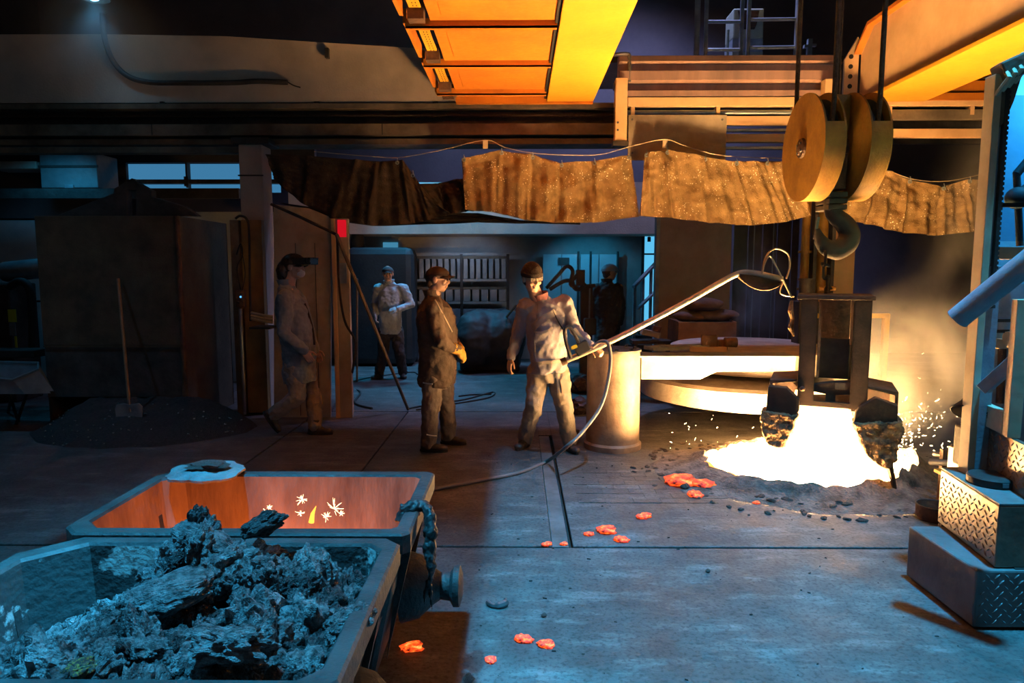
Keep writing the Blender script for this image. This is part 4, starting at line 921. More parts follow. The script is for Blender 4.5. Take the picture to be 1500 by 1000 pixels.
# yellow guard rail behind the bucket, pale runway column and pipes
gr = thing('guard_rail', 'orange guard rail standing in the smoke right of the bucket', 'guard rail', (4.05, 7.4, 0))
a, b = at(1262, 463, 7.4), at(1302, 463, 7.4)
MB().box(b.x-.06, b.x, 7.37, 7.43, 0, b.z+.03).part('post', yellow, gr, bevel=.005)
MB().box(a.x-.6, b.x, 7.37, 7.43, a.z-.02, a.z+.03).part('top_rail', yellow, gr, bevel=.005)
MB().box(a.x-.6, b.x-.06, 7.38, 7.42, .5, .55).part('mid_rail', yellow, gr, bevel=.005)
MB().box(a.x-.6, a.x-.54, 7.37, 7.43, 0, a.z-.02).part('post', yellow, gr, bevel=.005)
cl = thing('runway_column', 'pale steel runway column behind the hook', 'column', (3.9, 8.62, 0))
a, b = at(1213, 400, 8.6), at(1251, 400, 8.6)
MB().box(a.x, b.x, 8.6, 8.62, 0, 3.1).part('flange', pale, cl, bevel=.003)
MB().box((a.x+b.x)/2-.02, (a.x+b.x)/2+.02, 8.62, 8.86, 0, 3.1).part('web', pale, cl)
MB().box(a.x, b.x, 8.86, 8.88, 0, 3.1).part('flange', pale, cl)
MB().box(a.x-.06, b.x+.06, 8.5, 8.95, 0, .03).part('base_plate', soot, cl)
for px_, w, m, lab in ((1178, .05, blockyel, 'slim yellow pipe rising behind the bucket, leftmost'), (1203, .06, blockyel, 'thicker yellow pipe rising beside the pale column')):
    c = at(px_, 400, 8.4); t = thing('vertical_pipe', lab, 'pipe', (c.x, 8.4, 0))
    MB().cyl((c.x, 8.4, 0), (c.x, 8.4, 3.1), w, 16).part('pipe_body', m, t, smooth=True)
    for z in (1.45, 1.9): MB().lathe([(w, 0), (w+.03, 0), (w+.03, .03), (w, .03)], (c.x, 8.4, z), n=16).part('flange', m, t)
    MB().box(c.x+w+.01, c.x+w+.05, 8.3, 8.5, .0, 2.9).part('side_channel', soot, t)
# valve cluster behind the bucket top
c = at(1180, 425, 7.6); t = thing('valve_cluster', 'dark valve gear standing behind the bucket top', 'valve', (c.x, 7.6, 0))
MB().box(c.x-.10, c.x+.12, 7.5, 7.7, 0, c.z-.12).part('stand', soot, t, bevel=.01)
MB().cyl((c.x, 7.6, c.z-.12), (c.x, 7.6, c.z+.12), .07, 14).part('valve_body', soot, t, smooth=True)
MB().lathe([(.07, 0), (.085, 0), (.085, .02), (.07, .02)], (c.x, 7.6, c.z+.11), n=20).part('handwheel', soot, t)
MB().cyl((c.x+.12, 7.55, c.z+.02), (c.x+.3, 7.55, c.z+.02), .025, 10).part('spindle', blockyel, t, smooth=True)
# ------------------------------------------------------------------ steel hood and its corner
hoodm = mat('hood_plate', (.13, .10, .065), (.065, .05, .035), .6, .25, scale=3, bump=.25, bscale=50)
hoodlow = mat('hood_lower_plate', (.075, .07, .068), (.035, .034, .034), .7, .2, scale=4, bump=.3)
Yh = 7.3; A, Bp = at(50, 316, Yh), at(258, 316, Yh); zt = A.z; zm = at(150, 507, Yh).z; zb = at(150, 582, Yh).z
hd = thing('steel_hood', 'big dark brown steel hood with a gabled lifting lug at the left', 'hood', ((A.x+Bp.x)/2, 7.8, 0))
MB().box(A.x, Bp.x, Yh, Yh+.02, zm+.008, zt).part('front_plate', hoodm, hd, bevel=.004)
MB().box(A.x+.0, Bp.x, Yh+.012, Yh+.03, zb, zm).part('lower_front_plate', hoodlow, hd, bevel=.004)
MB().box(Bp.x-.02, Bp.x, Yh+.021, Yh+1.25, .0, zt).part('side_plate', hoodm, hd)
MB().box(A.x, A.x+.02, Yh+.021, Yh+1.25, .0, zt).part('side_plate', hoodm, hd)
MB().box(A.x, Bp.x, Yh+1.23, Yh+1.25, 0, zt).part('rear_plate', hoodlow, hd)
MB().box(A.x+.02, Bp.x-.02, Yh+.021, Yh+1.229, zt-.03, zt-.002).part('top_plate', hoodlow, hd)
MB().cyl((Bp.x, Yh+.01, zb), (Bp.x, Yh+.01, zt), .03, 12).part('corner_bead', rust, hd, smooth=True)
MB().box(A.x+.0, Bp.x, Yh-.006, Yh, zm-.012, zm+.006).part('seam_strip', hoodm, hd)
pg = [(p.x, p.z) for p in (at(82, 316, Yh+.1), at(166, 283, Yh+.1), at(167, 277, Yh+.1), at(194, 261, Yh+.1), at(222, 280, Yh+.1), at(222, 288, Yh+.1), at(262, 300, Yh+.1), at(290, 316, Yh+.1))]
# lug with a slot: two legs and a roof
P = lambda px, py: ((lambda p: (p.x, p.z))(at(px, py, Yh+.1)))
MB().prism([P(82, 316), P(166, 283), P(167, 276), P(186, 265), P(186, 316)], Yh+.1, Yh+.2).part('lug_plate', hoodlow, hd, bevel=.006)
MB().prism([P(199, 316), P(199, 266), P(222, 279), P(222, 288), P(270, 302), P(290, 316)], Yh+.1, Yh+.2).part('lug_plate', hoodlow, hd, bevel=.006)
MB().prism([P(186, 278), P(186, 265), P(193, 261), P(199, 265), P(199, 278)], Yh+.1, Yh+.2).part('lug_plate', hoodlow, hd)
# pile of dark grit before the hood
grit_m = mat('black_grit', (.055, .055, .058), (.02, .02, .021), .55, .3, scale=40, bump=1.0, bscale=120)
px0, px1 = at(15, 650, 6.7).x, at(345, 650, 6.7).x
def gf(u, v):
    x = px0+u*(px1-px0); y0 = 6.36+.62*abs(2*u-1)**2.6+.07*noise.noise(V(u*9, 3, 1)); y = y0+v*(7.29-y0)
    e = min(1, u/.20, (1-u)/.24); e = max(0, e); h = zb*1.02*(v**.85)*(e**.7)*(.88+.12*math.cos((u-.5)*3))
    return (x, y, h+.02*e*v*noise.fractal(V(x*6, y*6, 2), .8, 2, 4)+.0015)
MB().sheet(gf, 80, 26).thing('grit_pile', grit_m, 'low pile of black grit spilling from under the steel hood', 'pile', kind='stuff', smooth=True, ang=70)
random.seed(8); mb = MB()
for i in range(90):
    u, v = random.random()*.9+.05, random.random()*.85; p = V(*gf(u, v)); s = random.uniform(.004, .009); mb.obox(p+V(0, -.004, .005), (s, 0, 0), (0, s*.3, s*.5), (0, -s, s*.6))
mb.thing('metal_flecks', mat('bright_flecks', (.8, .8, .8), (.6, .6, .6), .25, .9), 'bright metal flecks glinting on the grit pile', 'flecks', kind='stuff')
# shovel leaning on the hood
sh = thing('shovel', 'square-bladed shovel with a long wooden handle leaning on the hood', 'shovel', fl(192, 628))
ha, hb_ = at(173, 408, 7.26), at(190, 598, 6.92)
MB().tube([ha, ha.lerp(hb_, .5), hb_], .016, 10).part('handle', wood, sh, smooth=True)
q = [(p.x, p.z) for p in (at(172, 592, 6.9), at(183, 590, 6.9), at(190, 592, 6.9), at(205, 590, 6.9), at(210, 595, 6.9), at(209, 624, 6.9), at(173, 625, 6.9), at(170, 598, 6.9))]
me = MB().prism(q, 6.88, 6.892); me.part('blade', mat('shovel_steel', (.42, .41, .43), (.25, .24, .26), .45, .6, scale=6, bump=.15), sh, bevel=.003)
MB().tube([at(189, 586, 6.92), at(191, 604, 6.875)], [.02, .008], 10).part('socket', steel, sh, smooth=True)
# wheelbarrow at the left edge
wb = thing('wheelbarrow', 'wheelbarrow with a blue-lit tray at the left picture edge', 'wheelbarrow', (-5.75, 7.1, 0))
traym = mat('barrow_tray', (.40, .46, .50), (.25, .29, .32), .35, .6, scale=4)
tr = lambda px, py, Y: at(px, py, Y)
t0 = [tr(-60, 548, 6.9), tr(18, 556, 6.9), tr(56, 541, 6.95), tr(56, 531, 7.25), tr(-40, 529, 7.35)]
zl = .42
lowp = [V(p.x*.97-.05, p.y+.02*(1 if p.y < 7 else -1), zl) for p in t0]
MB().rings([t0, lowp], False, True).rings([[p+V(0, .0, .004) for p in t0], [p+V(.02, .02, .02) for p in lowp]], False, True).part('tray', traym, wb)
MB().tube(t0+[t0[0]], .012, 8).part('tray_rim', traym, wb, smooth=True)
for a, b in ((tr(8, 562, 6.92), fl(27, 618)), (tr(45, 560, 7.0), fl(24, 622)), (tr(18, 575, 7.2), fl(12, 605))):
    MB().tube([a, b+V(0, 0, .01)], .016, 8).part('leg', soot, wb, smooth=True)
MB().lathe([(.05, -.03), (.14, -.035), (.17, 0), (.14, .035), (.05, .03)], (-6.3, 7.1, .17), (0, 1, 0), 28).part('wheel', black, wb, smooth=True)
MB().tube([V(-6.3, 7.1, .17), V(-5.7, 7.0, .36)], .015, 8).part('handle_bar', soot, wb)
# grey cabinet with yellow tag hidden at the left edge
cb = thing('machine_cabinet', 'dark machine cabinet with a yellow tag at the left edge', 'cabinet', (-7.1, 8.6, 0))
a, b = at(-90, 415, 8.6), at(12, 415, 8.6)
MB().box(a.x, b.x, 8.6, 9.1, 0, a.z).part('case', soot, cb, bevel=.02)
p = at(20, 462, 8.55); MB().tube(cat_rom([at(14, 420, 8.55), at(30, 412, 8.5), at(44, 425, 8.5), at(48, 470, 8.5), at(48, 520, 8.5)], 5), .05, 10).part('flexible_duct', black, cb, smooth=True)
yt = mat('yellow_tag', (.62, .60, .02), (.5, .5, .02), .6)
MB().box(p.x-.05, p.x+.05, 8.52, 8.53, p.z-.08, p.z+.08).part('tag_card', yt, cb)
MB().box(p.x-.045, p.x+.03, 8.52, 8.53, p.z-.25, p.z-.09).part('tag_card', gold, cb)
MB().box(p.x+.01, p.x+.035, 8.52, 8.53, p.z-.45, p.z-.26).part('tag_card', yt, cb)
a, b = at(0, 513, 8.0), at(52, 518, 8.0)
MB().box(-6.9, b.x-.02, 8.0, 8.3, a.z-.09, a.z).thing('steel_ledge', soot, 'dark steel ledge above the wheelbarrow', 'ledge', bevel=.01)
dt = at(52, 395, 8.9); MB().lathe([(0, -.3), (.12, -.3), (.13, -.28), (.13, .3), (.12, .32), (0, .32)], (dt.x-.12, 8.9, dt.z), (1, 0, .1), 20).thing('blue_drum_end', gold, 'pale blue cylinder end peeking behind the hood', 'cylinder', smooth=True)
# ventilation duct boxes above the hood
a, b = at(57, 224, 9.6), at(144, 275, 9.6)
du = thing('vent_box', 'grey sheet-metal vent box with a small white tag above the hood', 'vent box', ((a.x+b.x)/2, 9.7, b.z))
MB().box(a.x, b.x, 9.6, 10.1, b.z, a.z).part('box_shell', mat('duct_grey', (.22, .23, .24), (.14, .15, .16), .6, .3), du, bevel=.01)
MB().box(a.x-.02, b.x+.02, 9.585, 9.6, (a.z+b.z)/2+.04, (a.z+b.z)/2+.07).part('flange', soot, du)
c = at(101, 273, 9.58); MB().box(c.x-.06, c.x+.06, 9.58, 9.60, c.z-.02, c.z+.025).part('tag_plate', gold, du)
a, b = at(-20, 236, 9.6), at(53, 247, 9.6); MB().box(a.x, b.x, 9.6, 10.0, b.z, a.z).thing('beam_stub', concrete, 'grey beam stub left of the vent box', 'beam', bevel=.01)
a, b = at(-60, 276, 9.4), at(350, 290, 9.4); MB().box(a.x, b.x, 9.4, 9.5, b.z, a.z).thing('ledge_rail', soot, 'thin dark ledge rail under the strip window', 'rail')
# concrete column with orange-painted lower casing
cc = thing('concrete_column', 'concrete column with a rusty orange lower casing beside the hood', 'column', (-3.3, 8.2, 0))
a, b = at(349, 220, 8.0), at(387, 318, 8.0)
MB().box(a.x, b.x, 8.0, 8.3, 0, 3.13).part('shaft', concrete, cc, bevel=.012)
MB().box(a.x-.01, b.x+.01, 7.985, 8.0, at(360, 258, 8).z, at(360, 257, 8).z+.008).part('pour_joint', soot, cc)
a, b = at(352, 322, 7.9), at(393, 600, 7.9); MB().box(a.x, b.x, 7.9, 7.985, 0.02, a.z).part('lower_casing', mat('rust_paint', (.34, .19, .06), (.2, .11, .04), .7, scale=4), cc, bevel=.006)
a = at(336, 322, 7.88); MB().box(a.x, a.x+.10, 7.88, 7.985, 0, a.z).part('edge_channel', grime, cc, bevel=.004)
MB().box(at(341, 214, 8).x, at(396, 214, 8).x, 7.94, 8.3, 3.13, 3.2).part('capital', soot, cc, bevel=.01)
pn = thing('pendant_control', 'hanging crane pendant control with a blue lamp on the column', 'pendant', at(353, 450, 7.8))
c = at(353, 437, 7.8); MB().box(c.x-.05, c.x+.05, 7.76, 7.84, c.z-.1, c.z+.1).part('box', rust, pn, bevel=.012)
MB().ball(c+V(.015, -.045, .02), .012, nu=8, nv=6).part('blue_lamp', glow('indicator', (.1, .4, 1.0), 1.5), pn)
MB().ball(c+V(-.015, -.045, -.04), .012, nu=8, nv=6).part('button', black, pn)
MB().tube(cat_rom([c+V(0, 0, .1), c+V(-.03, 0, .35), c+V(.04, 0, .5), c+V(.02, 0, .62), c+V(-.03, 0, .5)], 5), .008, 6).part('cable', black, pn, smooth=True)
MB().tube(cat_rom([c+V(.02, 0, .1), c+V(.06, 0, .3), c+V(.02, 0, .6)], 5), .006, 6).part('cable', black, pn, smooth=True)
MB().tube(cat_rom([at(345, 320, 7.8), at(352, 316, 7.8), at(362, 322, 7.8), at(365, 345, 7.8), at(366, 420, 7.8), at(367, 470, 7.8)], 5), .014, 8).thing('column_cable', black, 'black cable looping over the front of the concrete column', 'cable', smooth=True)
cpx = at(352, 452, 7.82); MB().cyl((cpx.x, 7.82, 0.02), (cpx.x, 7.82, cpx.z), .022, 10).thing('column_pipe', gold, 'thin grey pipe standing in front of the column', 'pipe', smooth=True)
sf = thing('side_shelf', 'small dark shelf with rags beside the column', 'shelf', at(385, 480, 7.6))
a, b = at(370, 478, 7.6), at(400, 481, 7.6); MB().box(a.x, b.x, 7.5, 7.8, b.z, a.z).part('board', soot, sf)
for k in range(3): MB().tube([at(368, 466-k*4, 7.6), at(385, 470-k*4, 7.58), at(400, 472-k*4, 7.6)], .018, 8).part('folded_rag', tan, sf, smooth=True)
# tan partition with post
pt = thing('tan_partition', 'tan board partition with grime streaks behind the walking man', 'partition', (-2.4, 7.75, 0))
q = [(p.x, p.z) for p in (at(401, 600, 7.75), at(401, 299, 7.75), at(452, 305, 7.75), at(484, 318, 7.75), at(484, 600, 7.75))]; q[0] = (q[0][0], .0); q[-1] = (q[-1][0], .0)
MB().prism(q, 7.75, 7.79).part('board', tan, pt)
a, b = at(484, 320, 7.72), at(509, 320, 7.72)
MB().box(a.x, a.x+.05, 7.72, 7.80, 0, a.z).part('post', pale, pt, bevel=.004)
MB().box(a.x+.05, b.x, 7.73, 7.80, 0, a.z).part('post', tan, pt, bevel=.004)
c, d = at(494, 322, 7.715), at(507, 347, 7.715); MB().box(c.x, d.x, 7.715, 7.728, d.z, c.z).part('red_panel', glow('red_indicator', (.75, .008, .02), .8), pt)
c, d = at(496, 385, 7.715), at(508, 415, 7.715); MB().box(c.x, d.x, 7.715, 7.728, d.z, c.z).part('blue_placard', gold, pt)
MB().tube([at(397, 299, 7.65), at(440, 318, 7.6), at(492, 343, 7.6)], .016, 8).part('strut', soot, pt)
for x in (at(401, 400, 7.74).x+.25, at(401, 400, 7.74).x+.47): MB().box(x, x+.005, 7.744, 7.751, .02, 2.0).part('board_seam', soot, pt)
# long pole leaning down to the floor and its cable
MB().tube([at(493, 343, 7.5), fl(598, 600, .02)+V(0, 0, 0)], [.022, .018], 8).thing('leaning_pole', grime, 'long thin pole slanting from the partition down to the floor', 'pole', smooth=True)
MB().tube(cat_rom([at(494, 345, 7.6), at(497, 420, 7.6), at(505, 470, 7.55), at(520, 500, 7.55), at(517, 540, 7.55), fl(512, 566, .02), fl(528, 574, .015), fl(520, 590, .012), fl(545, 598, .012)], 6), .013, 8).thing('power_cable', black, 'black cable hanging by the partition and coiling on the floor', 'cable', smooth=True)
for i, (pts, lab) in enumerate((([(600, 598), (640, 590), (680, 585), (722, 574), (716, 582), (660, 592), (610, 600)], 'thin black cable snaking on the floor behind the man in black'), ([(512, 560), (540, 553), (600, 545), (612, 548)], 'thin black cable lying across the blue floor'), ([(672, 580), (690, 578), (720, 577)], 'short cable end on the far floor by the tarp'))):
    MB().tube(cat_rom([fl(x, y, .01) for x, y in pts], 5), .01, 6).thing('floor_cable', black, lab, 'cable', smooth=True)
MB().cyl(fl(523, 560)+V(0, 0, .01), at(523, 408, 9.9), .015, 8).thing('thin_stake', grime, 'thin upright stake at the edge of the inner bay', 'stake', smooth=True)
bkx = fl(518, 533); t = thing('white_bucket', 'pale blue bucket on the floor of the inner bay', 'bucket', (bkx.x, bkx.y, 0))
MB().lathe([(0, 0), (.10, 0), (.13, .3), (.122, .3), (.095, .015), (0, .015)], bkx, n=20).part('pail', gold, t, smooth=True)
MB().tube([bkx+V(.125*math.cos(k*math.pi/10), .0, .29+.09*math.sin(k*math.pi/10)) for k in range(11)], .004, 6).part('bail', steel, t)
# ------------------------------------------------------------------ cable and lamp on the upper wall
cp = [at(150, 20, 8.085), at(153, 55, 8.085), at(165, 88, 8.085), at(185, 110, 8.085), at(215, 120, 8.085), at(260, 121.5, 8.085), at(340, 121, 8.085), at(375, 119, 8.085), at(421, 120.5, 8.085)]
MB().tube(cat_rom(cp, 6), .03, 10).thing('wall_conduit', soot, 'thick dark conduit curving down and along the upper concrete wall', 'conduit', smooth=True)
MB().tube(cat_rom([at(421, 120, 8.085), at(430, 125, 8.085), at(440, 128, 8.085)], 4), .008, 6).thing('conduit_tail', black, 'thin wire tail poking out of the wall conduit end', 'wire', smooth=True)
c = at(486, 85, 8.3); MB().box(c.x-.02, c.x+.02, 8.08, 8.138, c.z-.06, c.z+.05).thing('wall_bracket', soot, 'small dark bracket on the upper concrete wall', 'bracket')
lp_ = at(137, -6, 7.6); lm = thing('bay_lamp', 'cold blue bay lamp glaring at the top left edge', 'lamp', lp_)
MB().lathe([(0, .06), (.05, .06), (.10, .0), (.16, -.06), (.155, -.065), (.095, -.01), (0, .03)], lp_+V(0, 0, .04), n=28).part('shade', steel, lm, smooth=True)
MB().ball(lp_+V(0, 0, -.005), (.06, .06, .045)).part('bulb', glow('cold_bulb', (.22, .70, 1.0), 12.0), lm, smooth=True)
MB().cyl(lp_+V(0, 0, .1), lp_+V(0, 0, 1.2), .012, 8).part('stem', steel, lm)
l = bpy.data.lights.new('bay_and_fill_light', 'SPOT'); l.energy = 9; l.color = (.14, .55, 1.0); l.spot_size = math.radians(100); l.spot_blend = .8; l.shadow_soft_size = .06
lo = bpy.data.objects.new('bay_and_fill_light', l); COL.objects.link(lo); lo.location = lp_+V(0, 0, -.07)
# ------------------------------------------------------------------ inner bay at the back
Y = 12.6
rk = thing('parts_rack', 'long grey rack with two rows of upright bins on the back wall', 'rack', (-.9, Y, 0))
def zx(px, py, Y=Y): p = at(px, py, Y); return p
binmetal = mat('rack_bin', (.40, .38, .37), (.26, .25, .25), .6, .2, scale=5)
for (y0, y1, n, x0, x1, d) in ((379, 408, 14, 612, 742, .25), (424, 441, 10, 612, 742, .3)):
    a, b = zx(x0, y0), zx(x1, y1); w = (b.x-a.x)/n
    for k in range(n):
        MB().box(a.x+k*w+.025, a.x+(k+1)*w-.012, Y-.02, Y+d, b.z, a.z).part('rack_bin', binmetal, rk, bevel=.006)
    MB().box(a.x-.03, b.x+.03, Y-.03, Y+d, b.z-.05, b.z-.005).part('shelf_board', plaster, rk)
    MB().box(a.x-.03, b.x+.03, Y-.02, Y+.05, a.z+.005, a.z+.05).part('shelf_board', grime, rk)
for px in (608, 676, 744): a = zx(px, 372); MB().box(a.x-.025, a.x+.025, Y-.05, Y-.03, 0, a.z).part('upright', soot, rk)
a = zx(606, 372); b = zx(760, 372); MB().box(a.x, b.x, Y, Y+.06, a.z-.02, a.z+.02).part('top_rail', plaster, rk)
a, b = zx(606, 452), zx(742, 520); MB().box(a.x, b.x, Y, Y+.3, .02, a.z).part('base_panel', bluepaint, rk, bevel=.01)
# pale service board with pipes
a, b = zx(796, 372), zx(906, 500)
sb = thing('service_board', 'pale blue-lit service board with pipes behind the lance worker', 'board', ((a.x+b.x)/2, 12.8, 0))
wb_ = mat('white_board', (.62, .66, .68), (.48, .52, .55), .6, scale=2, bump=.05)
n = 4
for k in range(n):
    w = (b.x-a.x)/n; MB().box(a.x+k*w, a.x+(k+1)*w-.015, 12.8, 12.83, .02, a.z).part('panel', wb_, sb, bevel=.004)
for px in (848, 866, 906): c = zx(px, 420); MB().cyl((c.x, 12.76, .02), (c.x, 12.76, at(px, 368, 12.76).z), .02, 10).part('pipe', soot, sb, smooth=True)
c, d = zx(819, 377), zx(835, 388); MB().box(c.x, d.x, 12.77, 12.79, d.z, c.z).part('sign_plate', soot, sb)
# glowing doorway and stair
a, b = at(945, 322, 12.9), at(965, 435, 12.9)
dr_ = thing('door_1', 'narrow bright blue doorway at the back of the inner bay', 'door', ((a.x+b.x)/2, 12.95, 0), kind='structure')
MB().box(a.x, b.x, 12.96, 12.97, .02, a.z).part('pane', glow('doorway_daylight', (.10, .48, .78), 1.1), dr_)
MB().box(a.x-.04, a.x, 12.9, 12.99, .02, a.z+.05).part('jamb', soot, dr_); MB().box(b.x, b.x+.04, 12.9, 12.99, .02, a.z+.05).part('jamb', bluepaint, dr_)
c = at(951, 350, 12.88); MB().box(c.x-.03, c.x+.03, 12.88, 12.9, c.z-.05, c.z+.04).cyl((c.x, 12.89, c.z), (c.x, 12.89, c.z+.35), .008, 6).part('hanging_lamp', soot, dr_)
c = at(950, 372, 12.9); MB().box(a.x, b.x, 12.9, 12.94, c.z-.015, c.z+.015).part('rail', soot, dr_)
sr = thing('stair_rail', 'grey metal stair railing rising beside the bright doorway', 'railing', (2.3, 11.5, 0))
ra1, ra2 = at(928, 420, 11.5), at(962, 384, 12.3)
MB().bar(ra1, ra2, .06, .05).part('hand_rail', gold, sr, bevel=.005)
rb1, rb2 = at(934, 452, 11.5), at(962, 425, 12.3); MB().bar(rb1, rb2, .05, .04).part('mid_rail', gold, sr)
for f in (.05, .4, .75, .98):
    p = ra1.lerp(ra2, f); MB().box(p.x-.025, p.x+.025, p.y-.025, p.y+.025, 0.02, p.z).part('post', gold, sr, bevel=.004)
for k in range(6):
    p = ra1.lerp(ra2, k/6); MB().box(p.x-.1, p.x+.5, p.y, p.y+.14, .02, max(.1, p.z-1.0)+.02).part('tread', soot, sr)
# beige partition, dark strip curtain, crate with sacks
a, b = at(967, 322, 9.6), at(1073, 322, 9.6)
bp_ = thing('beige_partition', 'beige wall panel behind the lance tip', 'partition', ((a.x+b.x)/2, 9.65, 0))
beige = mat('beige_panel', (.42, .33, .27), (.30, .235, .19), .8, scale=3, bump=.1)
MB().box(a.x, b.x, 9.6, 9.7, 0.02, a.z+.3).part('panel', beige, bp_, bevel=.01)
MB().box(a.x-.05, a.x, 9.58, 9.72, 0.02, a.z+.3).part('edge_trim', bluepaint, bp_)
sc_ = thing('strip_curtain', 'dark plastic strip curtain between partition and bucket', 'curtain', (3.2, 9.75, 0))
strip_m = mat('dark_strip', (.07, .055, .05), (.04, .03, .03), .35, scale=3)
a, b = at(1076, 330, 9.8), at(1172, 330, 9.8); n = 9; w = (b.x-a.x)/n
for k in range(n): MB().box(a.x+k*w, a.x+(k+1)*w-.006, 9.8+.02*(k % 2), 9.812+.02*(k % 2), .05, a.z+.35).part('strip', strip_m, sc_)
MB().box(a.x, b.x, 9.78, 9.86, a.z+.35, a.z+.42).part('track', soot, sc_)
for px in (1103, 1131): c = at(px, 400, 9.75); MB().cyl((c.x, 9.75, .6), (c.x, 9.75, c.z+.7), .008, 6).part('pull_cord', gold, sc_)
ct = thing('wooden_crate', 'brown crate standing behind the furnace lid', 'crate', (2.4, 8.65, 0))
a, b = at(994, 471, 8.5), at(1078, 505, 8.5); crm = mat('crate_brown', (.26, .15, .085), (.16, .09, .05), .8, scale=5)
h_ = a.z/4
for k in range(4): MB().box(a.x, b.x, 8.5, 8.53, k*h_+.004, (k+1)*h_-.004).part('plank', crm, ct, bevel=.004)
MB().box(a.x, a.x+.03, 8.53, 9.1, 0, a.z).box(b.x-.03, b.x, 8.53, 9.1, 0, a.z).box(a.x, b.x, 9.07, 9.1, 0, a.z).box(a.x+.03, b.x-.03, 8.53, 9.07, a.z-.05, a.z-.01).part('crate_body', crm, ct)
sackm = mat('dirty_sack', (.13, .085, .06), (.07, .045, .032), .9, scale=6, bump=.4)
for i, (px, py, w, h, lab) in enumerate(((1048, 461, 64, 18, 'sooty sack slumped on the crate, lower right'), (1010, 463, 46, 15, 'sooty sack slumped on the crate, lower left'), (1030, 446, 60, 20, 'uppermost sooty sack on the brown crate'))):
    c = at(px, py, 8.75); s = 8.75/1000; mb = MB().ball(c, (w*s/2, .2, h*s/2), nu=22, nv=14)
    for v in mb.v: v += (v-c)*.25*noise.noise(v*6+V(i, 0, 0)); v.z -= .02*noise.noise(v*14)
    mb.thing('sack', sackm, lab, 'sack', 'sacks on the crate', smooth=True, ang=80)
# scrap shelf items by the stair foot
a, b = at(925, 498, 8.9), at(990, 498, 8.9); tb_ = thing('scrap_bench', 'low dark bench with scrap plates beside the crate', 'bench', (1.7, 8.95, 0))
MB().box(a.x, b.x-.03, 8.8, 9.1, a.z-.04, a.z).part('top', soot, tb_)
for x in (a.x+.03, b.x-.09): MB().box(x, x+.04, 8.82, 9.08, .02, a.z-.04).part('leg', soot, tb_)
q = at(947, 488, 8.9); MB().obox(q+V(.05, 0, .0), (.12, .02, -.03), (0, .08, 0), (.01, 0, .035)).part('scrap_plate', tan, tb_); MB().obox(q+V(.12, .02, .02), (.02, 0, .07), (0, .05, 0), (.05, 0, -.01)).part('scrap_plate', rust, tb_)
# black rounded tarp-covered machine
mb = MB(); c = at(718, 486, 11.6)
def hump(u, v):
    a_ = math.pi*u; r_ = (.56+.04*math.sin(3*a_))*(1-.12*abs(v-.5)); return (c.x-math.cos(a_)*.52*(1.0-.1*v), 11.2+v*.9, max(.02, (math.sin(a_)**.55)*1.02*(1-.25*(2*v-1)**2)))
hb_m = MB()
for k in range(9): hb_m.ball((c.x+.5*math.cos(k*1.7)*.62, 11.6+.22*math.sin(k*2.3), .52), (.30, .42, .50))
hb_m.ball((c.x, 11.6, .5), (.52, .5, .53)).box(c.x-.5, c.x+.5, 11.25, 11.95, .01, .45)
hm_ = fuse(hb_m, .03, 4, [(.2, .06, 'CLOUDS')]); hbx = MB(); hbx.v = [v.co.copy() for v in hm_.vertices]; hbx.f = [tuple(p.vertices) for p in hm_.polygons]; hbx.thing('tarp_covered_machine', black, 'black rounded tarp-covered machine between the two men', 'machine', smooth=True, ang=80)
MB().bar(fl(690, 528, .01), at(756, 447, 11.0), .03, .02).thing('propped_bar', rust, 'short rusty bar propped on the black tarp', 'bar')
# dark cylinder cabinet behind far man
a, b = at(512, 356, 11.9), at(604, 362, 11.9)
dc = thing('dark_silo', 'tall dark grey silo with a pointed top behind the far man', 'silo', ((a.x+b.x)/2, 12.1, 0))
MB().box(a.x-.1, b.x, 11.9, 12.5, .02, b.z).part('body', mat('silo_grey', (.03, .034, .036), (.016, .019, .02), .6, .2), dc, bevel=.12)
cc_ = at(522, 356, 12.1); MB().lathe([(0, .55), (.05, .52), (.1, .3), (.14, .0), (0, 0)], V(cc_.x, 12.2, b.z-.02), n=20).part('cone_top', soot, dc, smooth=True)
c0, c1 = at(560, 357, 12.9), at(582, 363, 12.9)
MB().box(c0.x, c1.x, 12.96, 12.985, c1.z-.08, c0.z+.03).thing('window_2', glow('small_pane', (.05, .22, .36), 1.0), 'small pale blue pane above the silo', 'window', kind='structure')
# hose manipulator post
mp = thing('hose_manipulator', 'dark machine post with looping hoses behind the lance worker', 'manipulator', (.95, 9.8, 0))
a, b = at(850, 418, 9.8), at(868, 418, 9.8)
MB().box(a.x, b.x, 9.75, 9.9, .02, a.z).part('post', rustdark, mp, bevel=.01)
c, d = at(844, 395, 9.8), at(854, 418, 9.8); MB().box(c.x, d.x+.02, 9.72, 9.9, d.z, c.z).part('head_box', rustdark, mp, bevel=.01)
for pts in ([(800, 422), (818, 402), (830, 390), (839, 397), (836, 416), (846, 420)], [(805, 424), (825, 412), (838, 410), (846, 402)], [(838, 410), (842, 422), (850, 423), (858, 415)]):
    MB().tube(cat_rom([at(x, y, 9.75) for x, y in pts], 5), .028, 8).part('hose', rustdark, mp, smooth=True)
MB().bar(at(852, 419, 9.78), at(872, 418, 9.78), .06, .05).part('arm', rustdark, mp)
MB().cyl(at(864, 422, 9.7), at(863, 470, 9.7), .012, 8).part('lever', gold, mp)
c = at(864, 478, 9.72); MB().box(c.x-.09, c.x+.09, 9.65, 9.75, c.z-.12, c.z+.12).part('gear_case', soot, mp, bevel=.02)
